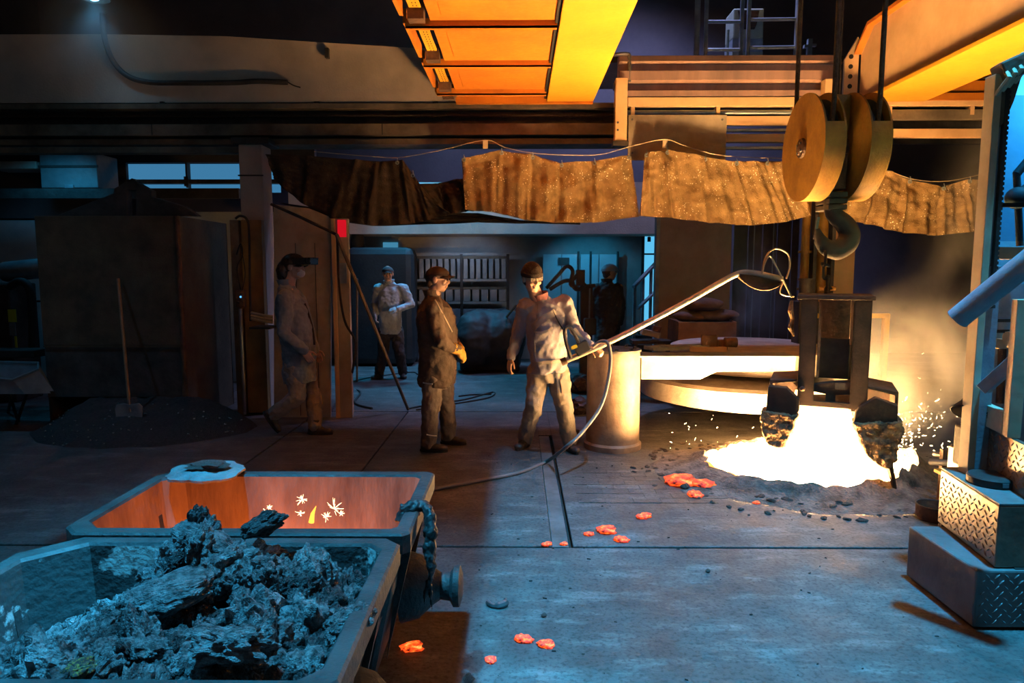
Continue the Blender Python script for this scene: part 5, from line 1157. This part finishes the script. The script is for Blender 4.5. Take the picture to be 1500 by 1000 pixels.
# dark debris by the column
random.seed(4)
for i, (px, py, w, lab) in enumerate(((848, 560, 40, 'rounded dark scrap drum on the floor behind the worker'), (850, 592, 36, 'dark lump of scrap lying behind the column foot'), (836, 632, 30, 'dark ball of slag beside the worker leg'))):
    p = fl(px, py+14); s = w*p.y/1000/2; me = rock_mesh('scrap_lump', 60+i, 3, .3, 1.1); me.materials.append(rustdark); o = bpy.data.objects.new('scrap_lump', me); COL.objects.link(o); o.location = (p.x, p.y, s*.62); o.scale = (s, s*.8, s*.7); tag(o, lab, 'scrap')
# ------------------------------------------------------------------ upper gallery at the back right
Yg = 10.4
cu = thing('cooling_unit', 'pale green cooling unit with a dark grille on the upper gallery', 'cooling unit', at(1102, 84, Yg))
a, b = at(1075, 12, Yg), at(1117, 86, Yg); green = mat('pale_green', (.34, .40, .33), (.26, .31, .26), .6)
z1, z0 = a.z, b.z-.02
MB().box(a.x, b.x, Yg, Yg+.4, z0+.42*(z1-z0), z1).part('upper_case', green, cu, bevel=.02)
MB().box(a.x, b.x, Yg+.01, Yg+.4, z0+.16*(z1-z0), z0+.42*(z1-z0)).part('middle_case', bluepaint, cu)
MB().box(a.x, b.x, Yg, Yg+.4, z0, z0+.16*(z1-z0)).part('base_case', green, cu)
q = [(p.x, p.z) for p in (at(1081, 16, Yg), at(1112, 16, Yg), at(1108, 36, Yg), at(1105, 43, Yg), at(1088, 43, Yg), at(1085, 36, Yg))]
MB().prism(q, Yg-.012, Yg).part('grille_recess', soot, cu)
for k in range(9):
    zz = at(1100, 18+k*2.7, Yg).z; f = k/9; MB().box(at(1082+f*5, 20, Yg).x, at(1111-f*5, 20, Yg).x, Yg-.02, Yg-.012, zz, zz+.012).part('louvre', rust, cu)
rl = thing('gallery_railing', 'grey tubular railing along the upper gallery', 'railing', at(1095, 84, 9.9))
for px, w in ((1020, 8), (1033, 6), (1085, 6), (1095, 6), (1167, 9)):
    a = at(px, 84, 9.9); r_ = w/1000*9.9/2; MB().cyl((a.x, 9.9, a.z-.05), (a.x, 9.9, a.z+1.7), r_, 10).part('post', bluepaint, rl, smooth=True)
for x0, x1, py in ((1035, 1087, 32), (1035, 1087, 73), (1095, 1165, 29), (1096, 1165, 70)):
    MB().cyl(at(x0, py, 9.9), at(x1, py-(1 if x0 > 1090 else 0), 9.9), .024, 10).part('rail', gold, rl, smooth=True)
a, b = at(880, 85, 10), at(1230, 85, 10); MB().box(a.x, b.x, 9.8, 11.2, a.z-.12, a.z-.04).part('deck', soot, rl)
c = at(1066, 65, 10.3); MB().cyl((c.x, 10.3, c.z-.2), (c.x, 10.3, c.z+.2), .02, 8).part('stub_pipe', green, rl)
c = at(1186, 70, 10.1); t = thing('gallery_bracket', 'grey clamp bracket standing on the gallery deck', 'bracket', c-V(0, 0, .12))
MB().box(c.x-.03, c.x+.03, 10.08, 10.14, c.z-.17, c.z+.12).part('stem', bluepaint, t); MB().box(c.x-.08, c.x-.03, 10.08, 10.14, c.z-.0, c.z+.04).box(c.x+.03, c.x+.09, 10.08, 10.14, c.z+.02, c.z+.05).part('jaw', bluepaint, t)
# ------------------------------------------------------------------ people
from mathutils.bvhtree import BVHTree
SKINS = []
def mesh_part(m, name, mt, parent, label=None, keep=None, _mp=mesh_part):
    if keep is not None: keep.append(BVHTree.FromPolygons([v.co.copy() for v in m.vertices], [tuple(p.vertices) for p in m.polygons]))
    return _mp(m, name, mt, parent, label)
def on(px, py, lift=.006):               # nearest clothing surface of the last person met by that sight line
    d = ray(px, py).normalized(); best = None
    for t in SKINS[-2:]:
        h = t.ray_cast(Vector((0, 0, CAMZ)), d)
        if h[0] is not None and (best is None or h[3] < best[3]): best = h
    return best[0]+best[1]*lift if best else at(px, py, 6.2)
def limb(mb, pts, rs, n=14):
    pts = [Vector(p) for p in pts]
    for i in range(len(pts)-1):
        mb.tube([pts[i].lerp(pts[i+1], t) for t in (0, .33, .67, 1)], [rs[i]+(rs[i+1]-rs[i])*t for t in (0, .33, .67, 1)], n)
    for p, r in zip(pts, rs): mb.ball(p, r*1.0, nu=12, nv=8)
def torso(mb, spine, lat, fwd, st):
    """spine: points; st: (t, half width, half depth, forward shift)"""
    rings = []; L = [Vector(p) for p in spine]
    for (t, w, d, sh) in st:
        f = t*(len(L)-1); k = min(int(f), len(L)-2) if f >= 0 else 0; p = L[k].lerp(L[k+1], f-k)
        ax = (L[k+1]-L[k]).normalized(); l = (lat-ax*lat.dot(ax)).normalized(); g_ = l.cross(ax); g_ = g_ if g_.dot(fwd) > 0 else -g_
        rings.append([p+g_*sh+l*w*math.copysign(abs(math.cos(a))**.85, math.cos(a))+g_*d*math.copysign(abs(math.sin(a))**.85, math.sin(a)) for a in (2*math.pi*q/28 for q in range(28))])
    mb.rings(rings)
def hand(mb, w, d, nrm, side, curl=.5, thick=1.0, spread=1.0):
    """palm, four jointed fingers of unequal length and a thumb leaving the side of the palm"""
    w = Vector(w); d = Vector(d).normalized(); nrm = Vector(nrm); nrm = (nrm-d*nrm.dot(d)).normalized(); s = d.cross(nrm)*side
    k = thick
    mb.ball(w+d*.048, (.041*k, .052, .019*k), (s, d, nrm)); mb.tube([w-d*.03, w+d*.02], [.028*k, .03*k], 12)
    for i, (o, L_) in enumerate(((.030, .074), (.010, .084), (-.010, .078), (-.029, .060))):
        p = w+d*.085+s*o; v = d.copy(); r = .0092*k; pts = [p-d*.02, p]; rs = [r*1.05, r]
        for j in range(3):
            ang = curl*(.55+.35*j); v = (d*math.cos(ang*(j+1)*.8)+nrm*math.sin(ang*(j+1)*.8)).normalized(); p = p+v*L_*(.46, .31, .23)[j]; pts.append(p); rs.append(r*(1-.1*(j+1)))
        limb(mb, pts, rs, 8)
    p = w+d*.028+s*.034; v1 = (d*.62+s*.72*spread+nrm*.25*curl).normalized(); v2 = (d*.85+s*.25+nrm*.5*curl).normalized()
    limb(mb, [p-v1*.01, p+v1*.036, p+v1*.036+v2*.03, p+v1*.036+v2*.052], [.0125*k, .011*k, .0098*k, .008*k], 8)
def frame(f, u):
    f = Vector(f).normalized(); u = Vector(u); u = (u-f*u.dot(f)).normalized(); return f.cross(u), f, u
def head(mb, c, fr):
    r, f, u = fr; B_ = lambda a, b, d, R, **k: mb.ball(c+r*a+f*b+u*d, R, (r, f, u), 16, 11)
    B_(0, -.010, .030, (.076, .098, .090)); B_(0, .020, -.030, (.063, .070, .082)); B_(0, .046, -.086, (.038, .036, .030)); B_(0, .02, -.075, (.056, .055, .038))
    B_(0, .100, -.022, (.014, .022, .020)); B_(0, .093, .005, (.010, .014, .030)); B_(0, .082, .030, (.052, .016, .012))
    for s in (-1, 1):
        B_(s*.037, .068, -.030, (.023, .022, .022)); B_(s*.077, -.006, -.006, (.012, .022, .033)); B_(s*.011, .096, -.028, (.010, .014, .010)); B_(s*.03, .08, .006, (.013, .01, .009))
    B_(0, .086, -.056, (.024, .013, .008)); B_(0, .084, -.070, (.022, .013, .009))
def boot(parent, an, t, m, sole_m, lift=None):
    t = Vector(t).normalized(); up = V(0, 0, 1) if lift is None else Vector(lift).normalized(); up = (up-t*up.dot(t)).normalized(); s = t.cross(up); fr = (s, t, up); an = Vector(an)
    mb = MB(); mb.tube([an+up*.07, an-up*.02], [.052, .05], 14); mb.ball(an-up*.045-t*.03, (.043, .05, .045), fr); mb.ball(an-up*.045+t*.05, (.045, .075, .04), fr); mb.ball(an-up*.055+t*.13, (.047, .06, .032), fr)
    me = fuse(mb, .009, 3); o = mesh_part(me, 'boot', m, parent)
    q = MB(); rg = [an-up*.088+t*(.05+.135*math.cos(a))+s*.046*math.sin(a) for a in (2*math.pi*k/24 for k in range(24))]
    q.rings([rg, [p+up*.022 for p in rg]]).part('sole', sole_m, o)
    return o
def person(J, label, jm, tm, bm, opt):
    o_ = opt; g0 = Vector(J['base']); P = thing('person', label, 'person', g0, 'workers in the foundry')
    lat = (J['sb']-J['sa']).normalized(); fwd = Vector(J['tf']).normalized(); fr = frame(J['hf'], J['hu']); c = J['hd']
    low = J['pel']+(J['pel']-J['che'])*.20
    sp = [low, J['pel'], J['pel'].lerp(J['che'], .5), J['che'], J['nk']]
    B_ = o_.get('bulk', 1.0); D_ = o_.get('deep', 1.0)
    # body: one continuous skin surface from head to hands and legs
    mb = MB(); head(mb, c, fr)
    mb.tube([J['nk']-V(0, 0, .05), c-fr[2]*.05-fr[1]*.012], [.066, .056], 16)
    torso(mb, sp, lat, fwd, [(0, .12, .09, 0), (.25, .145, .10, 0), (.5, .13, .095, 0), (.75, .16, .115, 0), (.9, .15, .09, 0), (1.0, .06, .06, 0)])
    for k in 'ab':
        limb(mb, [J['s'+k], J['e'+k], J['w'+k]], [.052, .042, .030]); limb(mb, [J['h'+k], J['k'+k], J['n'+k]], [.085, .055, .04])
        if not o_.get('gloves'): hand(mb, J['w'+k], J['d'+k], J['p'+k], J['t'+k], J.get('c'+k, .5))
    mesh_part(fuse(mb, .0062, 2), 'body', skin, P)
    # jacket
    mb = MB(); hem = o_.get('hem', 0.0); top = J['che'].lerp(J['nk'], .72)
    sp2 = [low-(J['che']-J['pel']).normalized()*hem, J['pel'], J['pel'].lerp(J['che'], .5), J['che'], J['nk']+(J['nk']-J['che']).normalized()*.02]
    torso(mb, sp2, lat, fwd, [(0, .185*B_, .145*D_, .0), (.12, .188*B_, .148*D_, .0), (.25, .18*B_, .145*D_, .01), (.42, .178*B_, .145*D_, .015), (.6, .19*B_, .15*D_, .012), (.75, .198*B_, .148*D_, .0), (.86, .185*B_, .125*D_, -.005), (.94, .12*B_, .09, -.005), (.985, .082, .08, 0), (1.0, .074, .074, 0)])
    for k in 'ab':
        s = J['s'+k]; tp_ = J['nk'].lerp(J['che'], .35); limb(mb, [tp_.lerp(s, .15), tp_.lerp(s, .55)-V(0, 0, .012), s-V(0, 0, .0)], [.075, .08*B_, .084*B_]); limb(mb, [s, s.lerp(J['e'+k], .5), J['e'+k], J['e'+k].lerp(J['w'+k], .5), J['w'+k]-(J['w'+k]-J['e'+k]).normalized()*.015], [.083*B_, .074*B_, .064*B_, .058*B_, .049*B_])
    mesh_part(fuse(mb, .0085, 2, [(.15, .040, 'CLOUDS'), (.075, .014, 'CLOUDS'), (.028, .007, 'CLOUDS')]), 'jacket', jm, P, None, SKINS)
    # collar
    up_ = (J['nk']-J['che']).normalized(); lc = (lat-up_*lat.dot(up_)).normalized(); fc = lc.cross(up_); fc = fc if fc.dot(fwd) > 0 else -fc
    rg = []
    for (r_, z) in ((.078, -.005), (.084, .03), (.09, .055), (.083, .055), (.074, .02), (.07, -.01)):
        rg.append([J['nk']+up_*(z+.01*math.cos(a+1.57))+lc*r_*math.cos(a)+fc*r_*1.0*math.sin(a) for a in (2*math.pi*q/24 for q in range(24))])
    MB().rings(rg, False, False).part('collar', o_.get('collar', jm), P, smooth=True, ang=80)
    # trousers
    mb = MB()
    torso(mb, [low-V(0, 0, .06), J['pel'], J['pel']+V(0, 0, .12)], lat, fwd, [(0, .12, .10, 0), (.3, .165, .13, 0), (.6, .165, .128, 0), (1, .15, .115, 0)])
    for k in 'ab':
        a, b, d = J['h'+k], J['k'+k], J['n'+k]; limb(mb, [a, a.lerp(b, .5), b, b.lerp(d, .5), d.lerp(b, .02)], [.108, .098, .080, .078, .074])
    mesh_part(fuse(mb, .0085, 2, [(.14, .034, 'CLOUDS'), (.07, .014, 'CLOUDS'), (.026, .006, 'CLOUDS')]), 'trousers', tm, P, None, SKINS)
    for k in 'ab': boot(P, J['n'+k], J['f'+k], bm, black, J.get('l'+k))
    if o_.get('gloves'):
        for k in 'ab':
            mb = MB(); hand(mb, J['w'+k], J['d'+k], J['p'+k], J['t'+k], J.get('c'+k, .5), 1.35); dv = (J['w'+k]-J['e'+k]).normalized()
            mb.tube([J['w'+k]-dv*.07, J['w'+k]+dv*.02], [.05, .042], 14); mesh_part(fuse(mb, .006, 2), 'glove', o_['gloves'], P)
    r, f, u = fr
    # eyes, hair
    for s in (-1, 1): MB().ball(c+r*s*.031+f*.0865+u*.010, (.012, .006, .006), fr, 10, 7).part('eye', black, P, smooth=True)
    hm = o_.get('hair', mat('dark_hair', (.06, .04, .03), (.03, .02, .015), .7, scale=30, bump=.4))
    mb = MB(); mb.ball(c-f*.028+u*.022, (.082, .092, .085), fr, 18, 12); mb.ball(c-f*.06-u*.03, (.066, .045, .06), fr, 14, 9); mesh_part(fuse(mb, .007, 2, [(.012, .006, 'CLOUDS')]), 'hair', hm, P)
    return P, fr
def dome(c, fr, R, z0, n=28, fl_=1.0):
    r, f, u = fr; rg = []
    for j in range(9):
        th = math.pi/2*j/8*.985; rg.append([c+u*(z0+R[2]*math.sin(th)*fl_)+r*R[0]*math.cos(th)*math.cos(a)+f*R[1]*math.cos(th)*math.sin(a) for a in (2*math.pi*k/n for k in range(n))])
    return rg
def visor(c, fr, w, L_, z, drop, th=.006):
    r, f, u = fr
    return MB().sheet(lambda a, b: c+r*(w*(2*a-1)*(1-.18*b*b))+f*(.085+b*L_*math.sqrt(max(0, 1-.55*(2*a-1)**2))-.045*abs(2*a-1)**2)+u*(z-drop*b-.022*(2*a-1)**2), 14, 6, th, tuple(u))
def glasses(P, c, fr, m):
    r, f, u = fr; g_ = MB()
    for s in (-1, 1):
        g_.obox(c+r*s*.034+f*.104+u*.010, r*.026, f*.002, u*.016); g_.bar(c+r*s*.064+f*.098+u*.014, c+r*s*.079-f*.01+u*.012, .004, .006)
    g_.bar(c-r*.012+f*.108+u*.014, c+r*.012+f*.108+u*.014, .004, .005); return g_.part('glasses', m, P)
lens = mat('glass_lens', (.9, .8, .65), (.8, .7, .55), .08, 0, bump=0, spec=1.0); lens_n = lens.node_tree.nodes['Principled BSDF']; lens_n.inputs['Transmission Weight'].default_value = .85
cloth_grey = mat('grey_work_cloth', (.29, .27, .30), (.22, .205, .235), .85, scale=5, bump=.25, bscale=140)
cloth_tan = mat('khaki_work_cloth', (.32, .275, .235), (.24, .205, .175), .85, scale=5, bump=.25, bscale=140)
cloth_black = mat('black_sweater', (.125, .085, .062), (.075, .052, .04), .9, scale=6, bump=.3, bscale=120)
cloth_brown = mat('brown_trousers', (.22, .17, .145), (.14, .11, .09), .85, scale=5, bump=.25, bscale=120)
cloth_blue = mat('blue_grey_coat', (.24, .29, .34), (.15, .18, .21), .85, scale=5, bump=.25)
cloth_pale = mat('pale_jacket', (.42, .45, .47), (.30, .32, .34), .8, scale=5, bump=.2)
cloth_dark = mat('dark_coat', (.05, .042, .04), (.03, .026, .024), .85, scale=5, bump=.2)
leather = mat('boot_leather', (.06, .05, .045), (.03, .025, .022), .5, scale=14, bump=.3)
knit = mat('dark_knit', (.03, .018, .014), (.018, .011, .009), .95, scale=30, bump=.6, bscale=160)
gl_y = mat('yellow_glove', (.72, .40, .06), (.45, .24, .04), .7, scale=16, bump=.3)
# --- worker holding the lance
G = fl(801, 660); pa, pb = fl(769, 654), fl(835, 659)
J = dict(base=(G.x, G.y, 0), hd=at(779, 407, 6.20), hf=V(.42, -.88, -.20), hu=V(-.10, 0, 1), nk=at(791, 438, 6.27), che=at(799, 468, 6.28), pel=at(803, 536, 6.30), tf=V(.28, -.96, 0),
         sa=at(771, 449, 6.24), sb=at(825, 444, 6.33), ea=at(759, 491, 6.33), wa=at(748, 524, 6.27), eb=at(842, 480, 6.24), wb=at(866, 508, 6.08),
         ha=at(788, 546, 6.31), hb=at(817, 546, 6.32), ka=at(783, 594, 6.27), kb=at(825, 594, 6.27), na=pa+V(0, 0, .09), nb=pb+V(0, 0, .09), fa=V(-.45, -.9, 0), fb=V(.30, -.95, 0),
         da=V(-.15, -.25, -.95), pa=V(.8, .45, 0), ta=1, ca=.45, db=V(.65, -.5, -.25), pb=V(.1, .3, -1), tb=-1, cb=1.05)
P, fr = person(J, 'worker in grey work clothes and dark knit cap holding the long lance', cloth_grey, cloth_tan, leather, dict(collar=mat('dark_red_collar', (.20, .06, .06), (.12, .05, .06), .85), bulk=.96, deep=.95, hem=-.03))
mb = MB().rings(dome(J['hd'], fr, (.096, .116, .125), .024)); mesh_part(fuse(mb, .006, 2, [(.05, .010, 'CLOUDS')]), 'knit_cap', knit, P)
MB().rings([[J['hd']+fr[2]*z+fr[0]*.097*q*math.cos(a)+fr[1]*.115*q*math.sin(a) for a in (2*math.pi*k/28 for k in range(28))] for z, q in ((.022, .96), (.022, 1.0), (.058, 1.0), (.058, .95))]).part('cap_band', knit, P, smooth=True)
glasses(P, J['hd'], fr, lens)
# open lapel, strap, pocket and belt laid on the cloth
def strip(pts, w, m, nm, th=.007):
    c = [on(a, b, .004) for a, b in pts]; c2 = [on(a+w[0], b+w[1], .004) for a, b in pts]
    mb = MB().sheet(lambda u, v: (c[min(int(u*(len(c)-1)+.5), len(c)-1)]).lerp(c2[min(int(u*(len(c)-1)+.5), len(c)-1)], v), len(c)-1, 3, th, (.1, -1, .1)); return mb.part(nm, m, P, smooth=True, ang=80)
strip([(783+k*4, 530-k*.4) for k in range(12)], (0, 5), cloth_tan, 'waistband')
strip([(820, 556), (822, 566), (823, 576)], (12, 0), mat('red_brown_patch', (.34, .22, .18), (.26, .16, .13), .85), 'thigh_pocket', .012)
strip([(814, 545), (815, 560), (816, 575)], (2.5, 0), cloth_grey, 'pocket_strap', .012)
strip([(778, 476), (784, 470), (790, 465), (797, 460), (805, 456), (811, 452)], (4, 9), cloth_tan, 'open_lapel', .016)
strip([(781, 484), (786, 486), (793, 486), (801, 483), (809, 478)], (1, 3), cloth_tan, 'open_lapel', .014)
MB().tube(cat_rom([on(809, 455, .01), on(818, 472, .012), on(828, 490, .012)], 4), .006, 6).part('strap', black, P)
MB().tube(cat_rom([on(788, 444, .004), on(786, 470, .004), on(783, 500, .004), on(785, 526, .004)], 5), .0035, 6).part('zip', steel, P)
# --- man in black seen from the side
pa, pb = fl(628, 661), fl(657, 650)
J = dict(base=(fl(642, 660).x, 6.35, 0), hd=at(641, 409, 6.28), hf=V(1, -.16, -.04), hu=V(-.04, 0, 1), nk=at(634, 433, 6.31), che=at(639, 470, 6.31), pel=at(639, 545, 6.33), tf=V(1, -.1, 0),
         sa=at(635, 452, 6.12), sb=at(641, 450, 6.50), ea=at(645, 500, 6.06), eb=at(660, 497, 6.54), wa=at(671, 513, 6.20), wb=at(674, 511, 6.38),
         ha=at(634, 552, 6.25), hb=at(647, 552, 6.42), ka=at(631, 604, 6.23), kb=at(655, 602, 6.44), na=pa+V(0, 0, .09), nb=pb+V(0, 0, .09), fa=V(1, -.12, 0), fb=V(1, -.22, 0),
         da=V(.55, .35, -.75), db=V(.50, -.35, -.8), pa=V(-.5, .5, -.5), pb=V(-.5, -.5, -.5), ta=1, tb=-1, ca=.75, cb=.75)
P, fr = person(J, 'man in black sweater and cap with folded yellow gloved hands, seen sideways', cloth_black, cloth_brown, leather, dict(bulk=1.0, deep=1.22, hem=.02, gloves=gl_y))
capm = mat('brown_cap', (.055, .03, .018), (.03, .018, .012), .8, scale=12, bump=.3)
MB().rings(dome(J['hd'], fr, (.090, .112, .082), .036)).part('cap', capm, P, smooth=True)
visor(J['hd'], fr, .072, .085, .040, .012).part('cap_visor', capm, P, smooth=True)
glasses(P, J['hd'], fr, mat('dark_lens', (.05, .03, .02), (.04, .03, .02), .15, spec=1.0, bump=0))
pip = mat('pale_piping', (.5, .4, .3), (.4, .3, .22), .7)
MB().tube(cat_rom([on(637, 440), on(645, 454), on(654, 470), on(662, 486)], 5), .006, 6).part('shoulder_piping', pip, P, smooth=True)
refl = mat('reflective_tape', (.7, .68, .65), (.6, .58, .55), .3, .5)
for (x0, x1, y, yy) in ((620, 634, 560, 6.14), (625, 639, 636, 6.15)): MB().tube([on(x0, y), on((x0+x1)/2, y+1.5), on(x1, y+2)], .006, 6).part('reflective_strip', refl, P)
# --- walking man with raised visor
J = dict(base=(fl(440, 637).x, 6.98, 0), hd=at(430, 391, 6.95), hf=V(1, -.12, -.05), hu=V(.03, 0, 1), nk=at(420, 417, 6.97), che=at(429, 456, 6.97), pel=at(437, 528, 6.98), tf=V(1, -.1, 0),
         sa=at(419, 436, 6.78), sb=at(430, 434, 7.18), ea=at(416, 488, 6.70), eb=at(448, 486, 7.2), wa=at(446, 514, 6.74), wb=at(462, 512, 7.10),
         ha=at(432, 536, 6.90), hb=at(441, 536, 7.07), ka=at(437, 580, 6.86), kb=at(459, 580, 7.08), na=at(402, 606, 6.90), nb=fl(462, 636)+V(0, 0, .09), fa=V(.55, 0, -.83), la=V(.83, 0, .55), fb=V(1, -.05, 0),
         da=V(.5, .05, -.85), db=V(.4, 0, -.9), pa=V(-.2, .9, 0), pb=V(-.2, -.9, 0), ta=1, tb=-1, ca=.7, cb=.6)
P, fr = person(J, 'walking man in a long blue-grey coat with a raised black visor and white mask', cloth_blue, cloth_tan, leather, dict(bulk=1.03, deep=1.12, hem=.12))
hel = mat('black_helmet', (.03, .02, .018), (.02, .014, .012), .3, scale=5, bump=.05)
MB().rings(dome(J['hd'], fr, (.108, .135, .115), .025)).part('helmet', hel, P, smooth=True)
visor(J['hd'], fr, .095, .07, .03, .004).part('helmet_brim', hel, P, smooth=True)
r, f, u = fr; c = J['hd']
MB().obox(c+f*.125+u*.085, r*.10, (f*.6+u*.10).normalized()*.10, (u*.6-f*.10).normalized()*.006).obox(c+f*.13+u*.065-r*.0, r*.102, (f*.9+u*.05)*.10, u*.035).part('raised_visor', hel, P, bevel=.01)
MB().ball(c+f*.135+u*.035+r*.06, (.025, .035, .015), fr).part('orange_light', mat('amber_lens', (.75, .3, .04), (.6, .22, .03), .3), P, smooth=True)
mb = MB().ball(c-f*.10-u*.05, (.10, .075, .12), fr); mesh_part(fuse(mb, .01, 2, [(.06, .02, 'CLOUDS')]), 'neck_cape', hel, P)
MB().ball(c+f*.075-u*.058, (.048, .048, .045), fr).part('dust_mask', mat('white_mask', (.75, .62, .56), (.65, .52, .46), .8), P, smooth=True)
MB().tube(cat_rom([on(446, 445), on(452, 462), on(458, 484), on(460, 505)], 4), .010, 7).part('coat_edge', cloth_dark, P, smooth=True)
# --- far man facing the camera
pa, pb = fl(556, 554), fl(590, 553)
J = dict(base=(fl(573, 555).x, 10.5, 0), hd=at(568, 401, 10.5), hf=V(.2, -1, -.05), hu=V(0, 0, 1), nk=at(570, 415, 10.54), che=at(572, 436, 10.54), pel=at(572, 479, 10.56), tf=V(.1, -1, 0),
         sa=at(555, 423, 10.52), sb=at(590, 423, 10.54), ea=at(548, 445, 10.6), eb=at(602, 446, 10.5), wa=at(550, 460, 10.42), wb=at(583, 453, 10.30),
         ha=at(564, 484, 10.56), hb=at(581, 484, 10.56), ka=at(561, 518, 10.52), kb=at(585, 518, 10.52), na=pa+V(0, 0, .09), nb=pb+V(0, 0, .09), fa=V(-.5, -.85, 0), fb=V(.3, -.95, 0),
         da=V(.1, -.4, -.9), db=V(-.95, -.2, -.05), pa=V(1, 0, 0), pb=V(0, .6, -.8), ta=1, tb=1, ca=.5, cb=.6)
P, fr = person(J, 'far man in a pale jacket and black trousers standing in the inner bay', cloth_pale, cloth_dark, leather, dict(bulk=.98, hem=.0, gloves=cloth_pale))
MB().rings(dome(J['hd'], fr, (.09, .112, .08), .036)).part('cap', cloth_dark, P, smooth=True); visor(J['hd'], fr, .07, .08, .04, .012).part('cap_visor', cloth_dark, P, smooth=True)
glasses(P, J['hd'], fr, lens)
# --- man in hard hat turned away
pa, pb = fl(882, 558), fl(901, 558)
J = dict(base=(fl(891, 558).x, 10.35, 0), hd=at(893, 399, 10.3), hf=V(.93, .25, .02), hu=V(0, 0, 1), nk=at(889, 414, 10.32), che=at(889, 436, 10.32), pel=at(889, 480, 10.34), tf=V(.5, .85, 0),
         sa=at(875, 423, 10.34), sb=at(905, 423, 10.26), ea=at(869, 448, 10.36), eb=at(910, 448, 10.25), wa=at(871, 472, 10.42), wb=at(908, 473, 10.34),
         ha=at(882, 486, 10.36), hb=at(896, 486, 10.32), ka=at(881, 518, 10.38), kb=at(900, 518, 10.34), na=pa+V(0, 0, .09), nb=pb+V(0, 0, .09), fa=V(.3, .95, 0), fb=V(.6, .8, 0),
         da=V(0, .2, -1), db=V(0, .3, -1), pa=V(1, 0, 0), pb=V(-1, 0, 0), ta=-1, tb=1)
P, fr = person(J, 'man in a long dark coat and grey hard hat turned away beyond the machine', cloth_dark, cloth_dark, leather, dict(bulk=1.05, hem=.1))
MB().rings(dome(J['hd'], fr, (.105, .135, .11), .02)).part('hard_hat', bluepaint, P, smooth=True); visor(J['hd'], fr, .09, .06, .022, .004).part('hat_brim', bluepaint, P, smooth=True)
# ------------------------------------------------------------------ smoke around the bucket and the lamp's dusty glow
def smoke(name, lo, hi, dens, scale, seed, label, thr=(.45, .75), col=(.8, .8, .8), aniso=.2, zfall=None):
    m = bpy.data.materials.new(name); m.use_nodes = True; nt = m.node_tree; nt.nodes.clear(); N = nt.nodes; L = nt.links
    out = N.new('ShaderNodeOutputMaterial'); sc = N.new('ShaderNodeVolumeScatter'); sc.inputs['Color'].default_value = (*col, 1); sc.inputs['Anisotropy'].default_value = aniso
    L.new(sc.outputs[0], out.inputs['Volume'])
    if scale:
        g_ = N.new('ShaderNodeNewGeometry'); mp = N.new('ShaderNodeMapping'); mp.inputs['Location'].default_value = (seed, seed*2, 0); mp.inputs['Scale'].default_value = (1, 1, .7); L.new(g_.outputs['Position'], mp.inputs['Vector'])
        n = N.new('ShaderNodeTexNoise'); n.inputs['Scale'].default_value = scale; n.inputs['Detail'].default_value = 6; n.inputs['Roughness'].default_value = .6; n.inputs['Distortion'].default_value = .9; L.new(mp.outputs[0], n.inputs['Vector'])
        mr = N.new('ShaderNodeMapRange'); mr.inputs['From Min'].default_value = thr[0]; mr.inputs['From Max'].default_value = thr[1]; mr.inputs['To Max'].default_value = dens; L.new(n.outputs['Fac'], mr.inputs['Value'])
        last = mr.outputs[0]
        # thins out towards the edges of the cloud
        tc = N.new('ShaderNodeTexCoord'); gr = N.new('ShaderNodeTexGradient'); gr.gradient_type = 'SPHERICAL'; mq = N.new('ShaderNodeMapping'); L.new(tc.outputs['Object'], mq.inputs['Vector'])
        h = [(b-a)/2 for a, b in zip(lo, hi)]; mq.inputs['Scale'].default_value = (1/h[0], 1/h[1], 1/h[2]); mq.inputs['Location'].default_value = (0, 0, -1)
        L.new(mq.outputs[0], gr.inputs['Vector']); pw = N.new('ShaderNodeMath'); pw.operation = 'POWER'; pw.inputs[1].default_value = 1.6; L.new(gr.outputs['Fac'], pw.inputs[0]); mu = N.new('ShaderNodeMath'); mu.operation = 'MULTIPLY'; L.new(last, mu.inputs[0]); L.new(pw.outputs[0], mu.inputs[1]); L.new(mu.outputs[0], sc.inputs['Density'])
    else: sc.inputs['Density'].default_value = dens
    return MB().box(lo[0], hi[0], lo[1], hi[1], lo[2], hi[2]).thing(name, m, label, 'smoke', kind='stuff')
smoke('smoke', (2.7, 5.65, -1.1), (4.9, 7.25, 1.75), 5.0, 1.7, 3.0, 'bright orange-lit smoke billowing low beside the bucket jaw', (.40, .62))
smoke('smoke', (3.75, 5.8, -.6), (6.5, 7.6, 3.8), 2.4, 1.5, 11.0, 'brown smoke plume rising in front of the right spark curtain', (.46, .62))
smoke('smoke', (2.0, 7.3, .6), (3.3, 8.25, 2.2), 2.6, 1.9, 8.0, 'wisp of smoke curling up behind the furnace lid', (.42, .66))
smoke('lamp_dust', (lp_.x-.9, lp_.y-.5, lp_.z-1.2), (lp_.x+.9, lp_.y+.5, lp_.z+.3), .9, 2.0, 5.0, 'dusty air glowing blue below the bay lamp', (.2, .5), (.9, .9, .9), .0)
